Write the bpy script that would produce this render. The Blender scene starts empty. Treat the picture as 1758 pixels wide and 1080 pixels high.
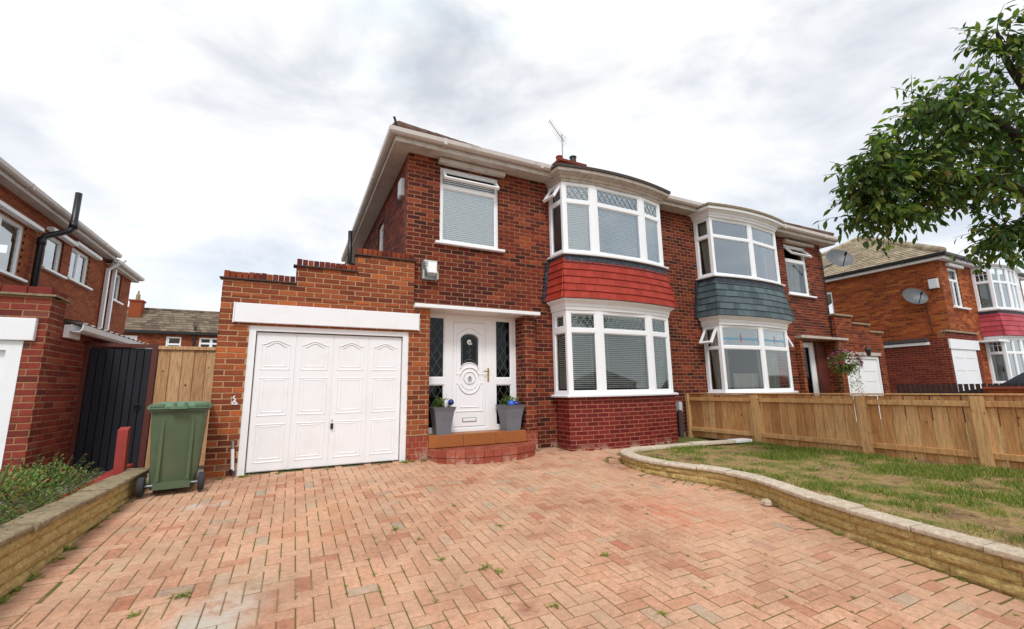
import bpy, math, random
from mathutils import Vector, Matrix
random.seed(7)
R = math.radians
sc = bpy.context.scene
COL = sc.collection

# ------------------------------------------------------------------ camera
CH = 1.05
F_PX, YAW, PIT, ROL = 742.96, 0.465786, 0.169756, -0.014765
cd = bpy.data.cameras.new('camera'); cam = bpy.data.objects.new('camera', cd); COL.objects.link(cam)
cd.sensor_fit = 'HORIZONTAL'; cd.sensor_width = 36.0; cd.lens = F_PX / 1758 * 36.0
cd.clip_start = 0.05; cd.clip_end = 2000
cy_, sy_ = math.cos(YAW), math.sin(YAW)
f0, r0, u0 = Vector((sy_, cy_, 0)), Vector((cy_, -sy_, 0)), Vector((0, 0, 1))
fw = f0*math.cos(PIT) + u0*math.sin(PIT); up = -f0*math.sin(PIT) + u0*math.cos(PIT)
rt = r0*math.cos(ROL) + up*math.sin(ROL); up2 = -r0*math.sin(ROL) + up*math.cos(ROL)
m = Matrix((rt, up2, -fw)).transposed().to_4x4(); m.translation = (0, 0, CH)
cam.matrix_world = m
sc.camera = cam
CAM = Vector((0, 0, CH))

# ------------------------------------------------------------------ sky and sun
SUN_EL, SUN_AZ = R(52), R(200)          # azimuth clockwise from +y
w = bpy.data.worlds.new('World'); sc.world = w; w.use_nodes = True
nt = w.node_tree; N = nt.nodes; L = nt.links; N.clear()
out = N.new('ShaderNodeOutputWorld'); bg = N.new('ShaderNodeBackground')
sky = N.new('ShaderNodeTexSky'); sky.sky_type = 'NISHITA'; sky.sun_disc = False
sky.sun_elevation = SUN_EL; sky.sun_rotation = SUN_AZ
tc = N.new('ShaderNodeTexCoord')
mp = N.new('ShaderNodeMapping'); mp.inputs['Scale'].default_value = (1.0, 1.0, 2.2); mp.inputs['Rotation'].default_value = (0, 0, R(25))
n1 = N.new('ShaderNodeTexNoise'); n1.inputs['Scale'].default_value = 2.6; n1.inputs['Detail'].default_value = 5.0; n1.inputs['Roughness'].default_value = 0.55; n1.inputs['Distortion'].default_value = 0.4
cr = N.new('ShaderNodeValToRGB'); cr.color_ramp.elements[0].position = 0.34; cr.color_ramp.elements[1].position = 0.60
cr.color_ramp.elements[0].color = (0.52, 0.52, 0.52, 1)
n2 = N.new('ShaderNodeTexNoise'); n2.inputs['Scale'].default_value = 3.4; n2.inputs['Detail'].default_value = 6.0
cr2 = N.new('ShaderNodeValToRGB'); cr2.color_ramp.elements[0].position = 0.30; cr2.color_ramp.elements[1].position = 0.46
cr2.color_ramp.elements[0].color = (7.6, 8.05, 8.3, 1); cr2.color_ramp.elements[1].color = (8.5, 8.5, 8.5, 1)
mx = N.new('ShaderNodeMixRGB')
L.new(tc.outputs['Generated'], mp.inputs['Vector']); L.new(mp.outputs['Vector'], n1.inputs['Vector'])
mp2 = N.new('ShaderNodeMapping'); mp2.inputs['Location'].default_value = (3.1, 1.7, 0.4); mp2.inputs['Scale'].default_value = (1, 1, 2.6)
L.new(tc.outputs['Generated'], mp2.inputs['Vector']); L.new(mp2.outputs['Vector'], n2.inputs['Vector'])
L.new(n1.outputs['Fac'], cr.inputs['Fac']); L.new(n2.outputs['Fac'], cr2.inputs['Fac'])
L.new(cr.outputs['Color'], mx.inputs['Fac']); L.new(sky.outputs['Color'], mx.inputs['Color1']); L.new(cr2.outputs['Color'], mx.inputs['Color2'])
L.new(mx.outputs['Color'], bg.inputs['Color']); bg.inputs['Strength'].default_value = 0.1
L.new(bg.outputs['Background'], out.inputs['Surface'])
sd = bpy.data.lights.new('sun', 'SUN'); sd.energy = 1.5; sd.angle = R(14); sd.color = (1.0, 0.975, 0.94)
so = bpy.data.objects.new('sun', sd); COL.objects.link(so)
so.rotation_euler = (Vector((math.sin(SUN_AZ)*math.cos(SUN_EL), math.cos(SUN_AZ)*math.cos(SUN_EL), math.sin(SUN_EL)))).to_track_quat('Z', 'Y').to_euler()
so.location = (0, -10, 20)
vs = sc.view_settings; vs.view_transform = 'Standard'; vs.look = 'None'; vs.gamma = 1.0; vs.exposure = 0.44; vs.use_curve_mapping = False

# ------------------------------------------------------------------ materials
def lin(c):
    return tuple((x/255/12.92 if x/255 <= .04045 else ((x/255+.055)/1.055)**2.4) for x in c)
MATS = {}
def new_mat(name):
    mt = bpy.data.materials.new(name); mt.use_nodes = True
    t = mt.node_tree; b = t.nodes['Principled BSDF']; MATS[name] = mt
    return mt, t, b
def noise(t, scale, detail=4, vec=None, rough=.6):
    n = t.nodes.new('ShaderNodeTexNoise'); n.inputs['Scale'].default_value = scale; n.inputs['Detail'].default_value = detail
    n.inputs['Roughness'].default_value = rough
    if vec is not None: t.links.new(vec, n.inputs['Vector'])
    return n
def pos(t):
    return t.nodes.new('ShaderNodeNewGeometry').outputs['Position']
def ramp(t, fac, stops, interp='LINEAR'):
    r = t.nodes.new('ShaderNodeValToRGB'); e = r.color_ramp.elements; r.color_ramp.interpolation = interp
    e[0].position, e[0].color = stops[0][0], (*stops[0][1], 1)
    e[1].position, e[1].color = stops[-1][0], (*stops[-1][1], 1)
    for p, c in stops[1:-1]:
        k = e.new(p); k.color = (*c, 1)
    t.links.new(fac, r.inputs['Fac']); return r.outputs['Color']
def mixc(t, mode, fac, a, b):
    n = t.nodes.new('ShaderNodeMixRGB'); n.blend_type = mode
    for i, v in ((0, fac), (1, a), (2, b)):
        if isinstance(v, (int, float)): n.inputs[i].default_value = v
        elif isinstance(v, tuple): n.inputs[i].default_value = (*v, 1)
        else: t.links.new(v, n.inputs[i])
    return n.outputs['Color']
def bump(t, b, h, strength, dist=.01):
    n = t.nodes.new('ShaderNodeBump'); n.inputs['Strength'].default_value = strength; n.inputs['Distance'].default_value = dist
    t.links.new(h, n.inputs['Height']); t.links.new(n.outputs['Normal'], b.inputs['Normal'])
def math_(t, op, a, b=None):
    n = t.nodes.new('ShaderNodeMath'); n.operation = op
    for i, v in ((0, a), (1, b)):
        if v is None: continue
        if isinstance(v, (int, float)): n.inputs[i].default_value = v
        else: t.links.new(v, n.inputs[i])
    return n.outputs[0]
def rnd(t):
    g = t.nodes.new('ShaderNodeNewGeometry'); o = t.nodes.new('ShaderNodeObjectInfo')
    return math_(t, 'FRACT', math_(t, 'ADD', g.outputs['Random Per Island'], o.outputs['Random']))
def piece_mat(name, stops, rough=.85, nscale=18, namt=.35, big=(1.3, .25), bmp=.35, stain=None, spec=.3, bscale=None):
    """colour varies from piece to piece, with grain and slow weathering on top"""
    mt, t, b = new_mat(name)
    c = ramp(t, rnd(t), stops)
    P = pos(t)
    n = noise(t, nscale, 6, P)
    c = mixc(t, 'MULTIPLY', namt, c, ramp(t, n.outputs['Fac'], [(.3, (.45, .45, .45)), (.7, (1.25, 1.25, 1.25))]))
    if big:
        n3 = noise(t, big[0], 3, P)
        c = mixc(t, 'MULTIPLY', big[1], c, ramp(t, n3.outputs['Fac'], [(.32, (.5, .5, .5)), (.68, (1.3, 1.3, 1.3))]))
    if stain: c = stain(t, c, P)
    t.links.new(c, b.inputs['Base Color']); b.inputs['Roughness'].default_value = rough
    b.inputs['Specular IOR Level'].default_value = spec
    n4 = noise(t, bscale or nscale*4, 5, P)
    bump(t, b, n4.outputs['Fac'], bmp, .006)
    return mt
def plain(name, col, rough=.5, namt=.12, nscale=9, bmp=.05, metal=0, spec=.5, dirt=None):
    mt, t, b = new_mat(name); P = pos(t)
    n = noise(t, nscale, 5, P)
    c = mixc(t, 'MULTIPLY', namt*2, col, ramp(t, n.outputs['Fac'], [(.3, (.55, .55, .55)), (.65, (1, 1, 1))]))
    if dirt:
        n2 = noise(t, dirt[1], 6, P, .7)
        c = mixc(t, 'MIX', ramp(t, n2.outputs['Fac'], [(.5, (0, 0, 0)), (.72, (dirt[2],)*3)]), c, dirt[0])
    t.links.new(c, b.inputs['Base Color']); b.inputs['Roughness'].default_value = rough; b.inputs['Metallic'].default_value = metal
    b.inputs['Specular IOR Level'].default_value = spec
    if bmp:
        bump(t, b, noise(t, nscale*6, 4, P).outputs['Fac'], bmp, .004)
    return mt
def glass(name, refl=.16, tint=(.93, .98, .98), k=1.6):
    mt, t, b = new_mat(name); t.nodes.remove(b)
    o = t.nodes['Material Output']; tr = t.nodes.new('ShaderNodeBsdfTransparent'); tr.inputs['Color'].default_value = (*tint, 1)
    gl = t.nodes.new('ShaderNodeBsdfGlossy'); gl.inputs['Roughness'].default_value = .012; gl.inputs['Color'].default_value = (.88, .96, 1, 1)
    fr = t.nodes.new('ShaderNodeFresnel'); fr.inputs['IOR'].default_value = 1.5
    wv = noise(t, 1.4, 1, pos(t)); bn = t.nodes.new('ShaderNodeBump'); bn.inputs['Strength'].default_value = .05; bn.inputs['Distance'].default_value = .02
    t.links.new(wv.outputs['Fac'], bn.inputs['Height']); t.links.new(bn.outputs['Normal'], gl.inputs['Normal'])
    fac = math_(t, 'ADD', math_(t, 'MULTIPLY', fr.outputs[0], k), refl-.06)
    ms = t.nodes.new('ShaderNodeMixShader'); t.links.new(fac, ms.inputs[0]); t.links.new(tr.outputs[0], ms.inputs[1]); t.links.new(gl.outputs[0], ms.inputs[2])
    t.links.new(ms.outputs[0], o.inputs['Surface']); return mt

def efflor(zc, amt):
    def fn(t, c, P):
        s = t.nodes.new('ShaderNodeSeparateXYZ'); t.links.new(P, s.inputs[0])
        n = noise(t, 3.2, 6, P, .75)
        lo = t.nodes.new('ShaderNodeMapRange'); lo.inputs[1].default_value = zc; lo.inputs[2].default_value = zc-.14; t.links.new(s.outputs['Z'], lo.inputs[0])
        f = math_(t, 'MULTIPLY', lo.outputs[0], math_(t, 'GREATER_THAN', n.outputs['Fac'], .53))
        return mixc(t, 'MIX', math_(t, 'MULTIPLY', f, amt), c, lin((196, 176, 160)))
    return fn
def paver_stain(t, c, P):
    n = noise(t, .9, 4, P); n2 = noise(t, 7, 6, P, .75); n3 = noise(t, 24, 4, P, .8)
    n5 = noise(t, 110, 3, P, .8)
    c = mixc(t, 'MULTIPLY', .8, c, ramp(t, n5.outputs['Fac'], [(.32, (.62, .6, .58)), (.5, (1, 1, 1)), (.7, (1.16, 1.16, 1.16))]))
    c = mixc(t, 'MIX', math_(t, 'MULTIPLY', ramp(t, n.outputs['Fac'], [(.46, (0, 0, 0)), (.68, (1, 1, 1))]), .5), c, lin((206, 172, 142)))
    c = mixc(t, 'MIX', math_(t, 'MULTIPLY', ramp(t, n2.outputs['Fac'], [(.60, (0, 0, 0)), (.72, (1, 1, 1))]), .35), c, lin((184, 138, 92)))
    c = mixc(t, 'MIX', math_(t, 'MULTIPLY', ramp(t, n3.outputs['Fac'], [(.60, (0, 0, 0)), (.70, (1, 1, 1))]), .5), c, lin((132, 92, 66)))
    # spilt cement and sand residues, each at its own spot on the drive
    for (x, y, r, col, k) in ((-.3, 3.36, .3, (196, 190, 178), .95), (-.38, 3.15, .3, (190, 184, 172), .9), (-.2, 3.68, .3, (196, 178, 150), .7), (-.82, 5.62, .14, (200, 194, 184), .8), (-.6, 5.64, .14, (200, 194, 184), .8),
                              (1.40, 2.85, .14, (128, 70, 56), .8), (1.38, 2.6, .13, (128, 70, 56), .8), (.4, 5.0, .4, (206, 160, 118), .6), (3.6, 3.5, .7, (196, 108, 80), .6), (.3, 4.4, .5, (204, 150, 110), .5), (1.0, 3.2, .5, (196, 160, 130), .5)):
        d = t.nodes.new('ShaderNodeVectorMath'); d.operation = 'DISTANCE'; d.inputs[1].default_value = (x, y, (y-6.93)*.067); t.links.new(P, d.inputs[0])
        mr = t.nodes.new('ShaderNodeMapRange'); mr.inputs[1].default_value = r; mr.inputs[2].default_value = r*.2; t.links.new(d.outputs['Value'], mr.inputs[0])
        f = math_(t, 'MULTIPLY', mr.outputs[0], ramp(t, n2.outputs['Fac'], [(.36, (0, 0, 0)), (.6, (k, k, k))]))
        c = mixc(t, 'MIX', f, c, lin(col))
    return c

piece_mat('brick_main', [(0, lin((60, 24, 22))), (.22, lin((88, 31, 25))), (.5, lin((108, 39, 28))), (.78, lin((120, 48, 31))), (.93, lin((142, 66, 40))), (1, lin((74, 35, 30)))], big=(.9, .45), stain=efflor(.13, .6))
piece_mat('brick_garage', [(0, lin((108, 52, 36))), (.3, lin((132, 66, 42))), (.6, lin((146, 76, 46))), (.88, lin((158, 85, 50))), (1, lin((182, 98, 52)))], stain=efflor(.16, .5))
piece_mat('brick_painted_red', [(0, lin((98, 24, 26))), (.5, lin((114, 29, 29))), (1, lin((126, 40, 36)))], rough=.6, namt=.3, stain=efflor(.08, .75))
piece_mat('brick_neighbour', [(0, lin((84, 34, 25))), (.35, lin((114, 48, 30))), (.7, lin((134, 60, 34))), (1, lin((150, 76, 42)))])
piece_mat('brick_left', [(0, lin((104, 44, 38))), (.35, lin((128, 52, 43))), (.7, lin((142, 62, 48))), (.9, lin((152, 80, 60))), (1, lin((104, 66, 58)))])
piece_mat('brick_left_upper', [(0, lin((128, 58, 36))), (.5, lin((144, 70, 41))), (1, lin((158, 84, 50)))])
piece_mat('brick_right', [(0, lin((112, 48, 28))), (.3, lin((140, 64, 32))), (.7, lin((160, 80, 38))), (1, lin((178, 100, 48)))], big=(.8, .5))
piece_mat('brick_right_garage', [(0, lin((96, 33, 29))), (.6, lin((114, 42, 35))), (1, lin((128, 56, 43)))])
piece_mat('brick_step', [(0, lin((146, 70, 54))), (.6, lin((160, 82, 62))), (1, lin((172, 98, 76)))], namt=.3, stain=efflor(.1, .5))
piece_mat('brick_plinth', [(0, lin((140, 62, 50))), (1, lin((156, 76, 58)))], stain=efflor(.22, .5))
piece_mat('tile_orange', [(0, lin((160, 96, 52))), (1, lin((176, 112, 62)))], rough=.45, namt=.25)
piece_mat('paver', [(0, lin((186, 128, 100))), (.12, lin((196, 146, 117))), (.5, lin((202, 155, 126))), (.92, lin((205, 162, 133))), (.965, lin((192, 160, 134))), (.99, lin((172, 156, 136))), (1, lin((192, 122, 98)))], namt=.45, nscale=26, big=(1.6, .4), stain=paver_stain, bmp=.8)
plain('wall_joint', lin((112, 92, 58)), .95, .2, 20, .2)
plain('mortar', lin((160, 122, 88)), .95, .15, 30, .2)
plain('mortar_garage', lin((184, 152, 114)), .95, .15, 30, .2)
plain('mortar_red', lin((178, 118, 90)), .95, .15, 30, .2)
plain('mortar_right', lin((158, 108, 68)), .95, .15, 30, .2)
plain('upvc', lin((242, 244, 247)), .28, .015, 3, 0, spec=.5)
plain('white_paint', lin((238, 240, 243)), .45, .02, 5, .02, dirt=(lin((214, 208, 198)), 3, .25))
plain('cream_fascia', lin((204, 196, 188)), .5, .12, 6, .05, dirt=(lin((120, 104, 92)), 5, .5))
plain('old_cornice', lin((192, 180, 168)), .6, .15, 8, .1, dirt=(lin((104, 90, 80)), 9, .7))
plain('gutter_plastic', lin((206, 198, 192)), .4, .12, 6, .03, dirt=(lin((130, 114, 104)), 6, .5))
plain('felt_dark', lin((74, 66, 64)), .9, .2, 12, .4)
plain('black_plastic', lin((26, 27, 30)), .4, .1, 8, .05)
plain('navy_lead', lin((38, 46, 60)), .6, .2, 10, .2, dirt=(lin((110, 118, 126)), 14, .5))
plain('lead_came', lin((92, 98, 102)), .5, .1, 20, 0, metal=.4)
plain('lead_came_light', lin((150, 160, 160)), .5, .1, 20, 0, metal=.3)
piece_mat('tile_red', [(0, lin((152, 48, 36))), (.5, lin((162, 54, 40))), (1, lin((172, 62, 46)))], rough=.7, namt=.3, nscale=25, big=(2.5, .25))
piece_mat('tile_slate', [(0, lin((66, 80, 86))), (1, lin((92, 108, 112)))], rough=.6, namt=.2)
piece_mat('tile_pink', [(0, lin((168, 62, 72))), (1, lin((188, 82, 92)))], rough=.7, namt=.2)
piece_mat('roof_tile', [(0, lin((92, 78, 66))), (.5, lin((118, 104, 88))), (1, lin((134, 118, 98)))], namt=.35, nscale=6)
piece_mat('roof_tile_light', [(0, lin((140, 126, 104))), (.5, lin((160, 146, 122))), (1, lin((176, 162, 136)))], namt=.3, nscale=6)
piece_mat('ridge_tile', [(0, lin((84, 62, 56))), (1, lin((112, 84, 72)))])
glass('glass', .10); glass('glass_pale', .30); glass('glass_dark', .06, (.05, .09, .11), .6)
plain('slat_white', lin((246, 249, 250)), .45, .02, 4, 0)
plain('slat_cream', lin((244, 245, 238)), .5, .02, 4, 0)
plain('curtain', lin((206, 202, 192)), .9, .15, 6, .1)
plain('room', lin((96, 88, 80)), .9, .1, 2, 0)
plain('brass', lin((200, 160, 70)), .3, .1, 10, 0, metal=.9)
plain('grey_metal', lin((150, 156, 160)), .4, .1, 10, 0, metal=.6)
plain('lamp_white', lin((206, 212, 216)), .35, .05, 6, 0)
plain('pot_grey', lin((112, 116, 124)), .55, .15, 12, .08)
plain('bin_green', lin((82, 98, 72)), .5, .14, 5, .05, dirt=(lin((112, 116, 84)), 3, .4))
plain('bin_lid', lin((92, 124, 96)), .5, .14, 5, .05, dirt=(lin((140, 150, 120)), 4, .4))
plain('tyre', lin((48, 50, 54)), .8, .2, 12, .1)
plain('soil', lin((84, 66, 48)), 1, .4, 20, .6)
plain('red_paint', lin((168, 58, 50)), .6, .25, 10, .1, dirt=(lin((120, 60, 50)), 10, .5))
plain('brown_stain', lin((96, 44, 34)), .6, .25, 10, .1)
piece_mat('gate_board', [(0, lin((30, 32, 40))), (1, lin((40, 42, 52)))], rough=.55, namt=.3)
plain('dark_picket', lin((52, 34, 30)), .7, .2, 10, .1)
plain('asphalt', lin((92, 90, 88)), .95, .25, 16, .3)
plain('concrete', lin((150, 142, 130)), .95, .25, 10, .3)
plain('car_paint', lin((28, 34, 46)), .25, .02, 3, 0, spec=.6)
plain('dish_grey', lin((96, 100, 104)), .5, .15, 10, 0)
def wood(name, stops):
    mt, t, b = new_mat(name); P = pos(t)
    c = ramp(t, rnd(t), stops)
    mpn = t.nodes.new('ShaderNodeMapping'); mpn.inputs['Scale'].default_value = (14, 14, 1.1); t.links.new(P, mpn.inputs['Vector'])
    n = noise(t, 4, 6, mpn.outputs['Vector'])
    c = mixc(t, 'MULTIPLY', .75, c, ramp(t, n.outputs['Fac'], [(.3, (.5, .42, .36)), (.62, (1.12, 1.1, 1.05))]))
    n2 = noise(t, 5, 5, P, .7)
    c = mixc(t, 'MIX', ramp(t, n2.outputs['Fac'], [(.58, (0, 0, 0)), (.75, (.6, .6, .6))]), c, lin((132, 84, 44)))
    vo = t.nodes.new('ShaderNodeTexVoronoi'); vo.inputs['Scale'].default_value = 4.5; t.links.new(P, vo.inputs['Vector'])
    c = mixc(t, 'MIX', ramp(t, vo.outputs['Distance'], [(.06, (.8, .8, .8)), (.11, (0, 0, 0))]), c, lin((104, 58, 30)))
    t.links.new(c, b.inputs['Base Color']); b.inputs['Roughness'].default_value = .8; b.inputs['Specular IOR Level'].default_value = .25
    bump(t, b, n.outputs['Fac'], .35, .004); return mt
wood('fence_wood', [(0, lin((176, 126, 80))), (.5, lin((200, 154, 104))), (1, lin((212, 174, 126)))])
wood('fence_wood_post', [(0, lin((196, 154, 106))), (1, lin((208, 170, 122)))])
wood('panel_wood', [(0, lin((190, 150, 110))), (1, lin((206, 170, 130)))])
def stone(name, a, b_, c_):
    mt, t, b = new_mat(name); P = pos(t)
    c = ramp(t, rnd(t), [(0, a), (1, b_)])
    n = noise(t, 16, 7, P, .72)
    c = mixc(t, 'MIX', ramp(t, n.outputs['Fac'], [(.42, (0, 0, 0)), (.68, (.85, .85, .85))]), c, c_)
    n2 = noise(t, 45, 4, P)
    c = mixc(t, 'MULTIPLY', .5, c, ramp(t, n2.outputs['Fac'], [(.3, (.45, .45, .45)), (.65, (1.15, 1.15, 1.15))]))
    t.links.new(c, b.inputs['Base Color']); b.inputs['Roughness'].default_value = .95; b.inputs['Specular IOR Level'].default_value = .15
    bump(t, b, noise(t, 28, 7, P, .75).outputs['Fac'], .9, .02); return mt
stone('walling_stone', lin((198, 172, 112)), lin((212, 186, 128)), lin((160, 132, 80)))
stone('coping_stone', lin((216, 200, 178)), lin((226, 212, 192)), lin((184, 166, 142)))
stone('coping_weathered', lin((156, 140, 112)), lin((178, 160, 128)), lin((108, 100, 88)))
def leaf_mat(name, stops, trans=.25, vein=False):
    mt, t, b = new_mat(name)
    g = t.nodes.new('ShaderNodeNewGeometry')
    c = ramp(t, g.outputs['Random Per Island'], stops)
    t.links.new(c, b.inputs['Base Color']); b.inputs['Roughness'].default_value = .5
    b.inputs['Specular IOR Level'].default_value = .35
    tl = t.nodes.new('ShaderNodeBsdfTranslucent'); t.links.new(mixc(t, 'MULTIPLY', 1, c, (1.3, 1.5, .7)), tl.inputs['Color'])
    ms = t.nodes.new('ShaderNodeMixShader'); ms.inputs[0].default_value = trans
    t.links.new(b.outputs[0], ms.inputs[1]); t.links.new(tl.outputs[0], ms.inputs[2]); t.links.new(ms.outputs[0], t.nodes['Material Output'].inputs['Surface'])
    return mt
leaf_mat('tree_leaf', [(0, lin((48, 74, 38))), (.45, lin((72, 100, 46))), (.8, lin((102, 126, 56))), (.96, lin((142, 150, 74))), (1, lin((146, 122, 70)))], .42)
leaf_mat('bush_leaf', [(0, lin((72, 100, 54))), (.5, lin((106, 136, 70))), (.86, lin((138, 158, 90))), (1, lin((170, 112, 66)))], .3)
leaf_mat('grass_blade', [(0, lin((74, 104, 38))), (.45, lin((104, 132, 48))), (.75, lin((140, 148, 62))), (1, lin((186, 166, 100)))], .2)
leaf_mat('weed_leaf', [(0, lin((92, 122, 44))), (1, lin((150, 160, 60)))], .2)
leaf_mat('flower_mix', [(0, lin((150, 30, 60))), (.3, lin((96, 60, 140))), (.6, lin((170, 40, 50))), (.8, lin((226, 200, 190))), (1, lin((200, 90, 130)))], .1)
plain('berry', lin((170, 40, 34)), .4, .1, 10, 0)
plain('bark', lin((70, 58, 48)), .95, .35, 22, .8)
plain('blue_glass', lin((40, 96, 190)), .15, .1, 14, 0)
plain('teal_glass', lin((96, 148, 176)), .2, .1, 14, 0)
plain('rose_glass', lin((150, 92, 88)), .2, .1, 14, 0)
plain('blue_dark', lin((30, 44, 120)), .2, .1, 14, 0)
# lawn earth: worn turf, straw and bare soil
mt, t, b = new_mat('lawn_earth'); P = pos(t)
n = noise(t, 2.2, 5, P, .65); n2 = noise(t, 26, 5, P, .7)
c = ramp(t, n.outputs['Fac'], [(.34, lin((96, 104, 44))), (.44, lin((140, 128, 66))), (.52, lin((168, 140, 98))), (.66, lin((120, 92, 64)))])
c = mixc(t, 'MULTIPLY', .7, c, ramp(t, n2.outputs['Fac'], [(.3, (.45, .45, .4)), (.68, (1.15, 1.12, 1.05))]))
t.links.new(c, b.inputs['Base Color']); b.inputs['Roughness'].default_value = 1; bump(t, b, n2.outputs['Fac'], 1, .02)
# sanded and mossy paving joints
mt, t, b = new_mat('paving_joint'); P = pos(t)
n = noise(t, 1.6, 4, P, .6); n2 = noise(t, 30, 4, P)
c = ramp(t, n.outputs['Fac'], [(.36, lin((146, 122, 92))), (.46, lin((108, 92, 56))), (.56, lin((96, 102, 44)))])
c = mixc(t, 'MULTIPLY', .6, c, ramp(t, n2.outputs['Fac'], [(.3, (.5, .5, .5)), (.7, (1.1, 1.1, 1.1))]))
t.links.new(c, b.inputs['Base Color']); b.inputs['Roughness'].default_value = 1
# corrugated translucent roof
plain('corrugated', lin((150, 140, 132)), .4, .3, 8, 0)

# ------------------------------------------------------------------ object helpers
WM = {}
def link(o, parent):
    COL.objects.link(o)
    if parent is not None:
        o.parent = parent; o.matrix_parent_inverse = WM[parent].inverted()
    WM[o] = Matrix.Identity(4)
def tag(o, label=None, cat=None, group=None, kind=None):
    if label: o['label'] = label
    if cat: o['category'] = cat
    if group: o['group'] = group
    if kind: o['kind'] = kind
    return o
def thing(name, loc, label, cat, group=None):
    o = bpy.data.objects.new(name, None); COL.objects.link(o); o.location = loc; o.empty_display_size = .2
    WM[o] = Matrix.Translation(loc); return tag(o, label, cat, group)
class Fr:
    """wall frame: u along the wall, z up, d outwards"""
    def __init__(s, o, u):
        s.o = Vector((o[0], o[1], 0)); s.U = Vector((u[0], u[1], 0)).normalized(); s.Z = Vector((0, 0, 1)); s.N = s.U.cross(s.Z)
    def p(s, u, z, d=0): return s.o + s.U*u + s.Z*z + s.N*d
FX = lambda y: Fr((0, y), (1, 0))            # faces -y, u = x
FL = lambda x: Fr((x, 0), (0, -1))           # faces -x, u = -y
FRt = lambda x: Fr((x, 0), (0, 1))           # faces +x, u = y
class MB:
    def __init__(s): s.v = []; s.f = []
    def q(s, *pts):
        i = len(s.v); s.v += [tuple(p) for p in pts]; s.f.append(tuple(range(i, i+len(pts))))
    def hexa(s, b, t_):
        """b, t_: 4 points each, counter-clockwise seen from t_ side"""
        i = len(s.v); s.v += [tuple(p) for p in b] + [tuple(p) for p in t_]
        s.f += [(i+3, i+2, i+1, i), (i+4, i+5, i+6, i+7)] + [(i+k, i+(k+1) % 4, i+4+(k+1) % 4, i+4+k) for k in range(4)]
    def box(s, x0, x1, y0, y1, z0, z1):
        s.hexa([(x0, y0, z0), (x1, y0, z0), (x1, y1, z0), (x0, y1, z0)], [(x0, y0, z1), (x1, y0, z1), (x1, y1, z1), (x0, y1, z1)])
    def fbox(s, F, u0, u1, z0, z1, d0, d1, ch=0):
        a, b_ = min(d0, d1), max(d0, d1)
        r = lambda e, d: [F.p(u0+e, z0+e, d), F.p(u1-e, z0+e, d), F.p(u1-e, z1-e, d), F.p(u0+e, z1-e, d)]
        if not ch: s.hexa(r(0, a), r(0, b_)); return
        i = len(s.v); s.v += [tuple(p) for p in r(0, a)+r(0, b_-ch)+r(ch, b_)]
        s.f += [(i+3, i+2, i+1, i), (i+8, i+9, i+10, i+11)]
        for o in (0, 4): s.f += [(i+o+k, i+o+(k+1) % 4, i+o+4+(k+1) % 4, i+o+4+k) for k in range(4)]
    def tube(s, pts, rad, n=8, cap=True):
        pts = [Vector(p) for p in pts]; rs = rad if isinstance(rad, (list, tuple)) else [rad]*len(pts)
        rings = []
        for k, p in enumerate(pts):
            d = (pts[min(k+1, len(pts)-1)] - pts[max(k-1, 0)]).normalized()
            a = d.orthogonal().normalized() if k == 0 else (a - d*a.dot(d)).normalized()
            b_ = d.cross(a); i = len(s.v); rings.append(i)
            s.v += [tuple(p + (a*math.cos(2*math.pi*j/n) + b_*math.sin(2*math.pi*j/n))*rs[k]) for j in range(n)]
        for r0_, r1_ in zip(rings, rings[1:]):
            s.f += [(r0_+j, r0_+(j+1) % n, r1_+(j+1) % n, r1_+j) for j in range(n)]
        if cap: s.f += [tuple(rings[0]+j for j in reversed(range(n))), tuple(rings[-1]+j for j in range(n))]
    def sweep(s, poly, prof, cap=True):
        """profile [(outward offset, z)] along a plan polyline; outward = right-hand side of travel"""
        P_ = [Vector((p[0], p[1], 0)) for p in poly]; nn = []
        for k in range(len(P_)-1):
            d = (P_[k+1]-P_[k]).normalized(); nn.append(Vector((d.y, -d.x, 0)))
        rows = []
        for k, p in enumerate(P_):
            a = nn[max(k-1, 0)]; b_ = nn[min(k, len(nn)-1)]
            mvec = (a+b_); mvec = mvec/(max(.3, 1+a.dot(b_)))
            i = len(s.v); rows.append(i)
            s.v += [tuple(p + mvec*o + Vector((0, 0, z))) for o, z in prof]
        n = len(prof)
        for a, b_ in zip(rows, rows[1:]):
            s.f += [(a+j, b_+j, b_+(j+1) % n, a+(j+1) % n) for j in range(n)]
        if cap: s.f += [tuple(rows[0]+j for j in range(n)), tuple(rows[-1]+j for j in reversed(range(n)))]
    def lathe(s, c, prof, n=20):
        c = Vector(c); rows = []
        for r_, z in prof:
            i = len(s.v); rows.append(i); s.v += [tuple(c + Vector((r_*math.cos(2*math.pi*j/n), r_*math.sin(2*math.pi*j/n), z))) for j in range(n)]
        for a, b_ in zip(rows, rows[1:]): s.f += [(a+j, a+(j+1) % n, b_+(j+1) % n, b_+j) for j in range(n)]
        s.f += [tuple(rows[0]+j for j in reversed(range(n))), tuple(rows[-1]+j for j in range(n))]
    def mesh(s, name, mat, smooth=False):
        me = bpy.data.meshes.new(name); me.from_pydata(s.v, [], s.f); me.materials.append(MATS[mat])
        if smooth: me.polygons.foreach_set('use_smooth', [True]*len(me.polygons))
        me.update(); return me
    def build(s, name, mat, parent=None, smooth=False):
        o = bpy.data.objects.new(name, s.mesh(name, mat, smooth)); link(o, parent); return o
def part(name, mat, parent, *boxes, F=None, ch=0):
    mb = MB()
    for b_ in boxes:
        if F is None: mb.box(*b_)
        else: mb.fbox(F, *b_, ch=ch)
    return mb.build(name, mat, parent)

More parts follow.
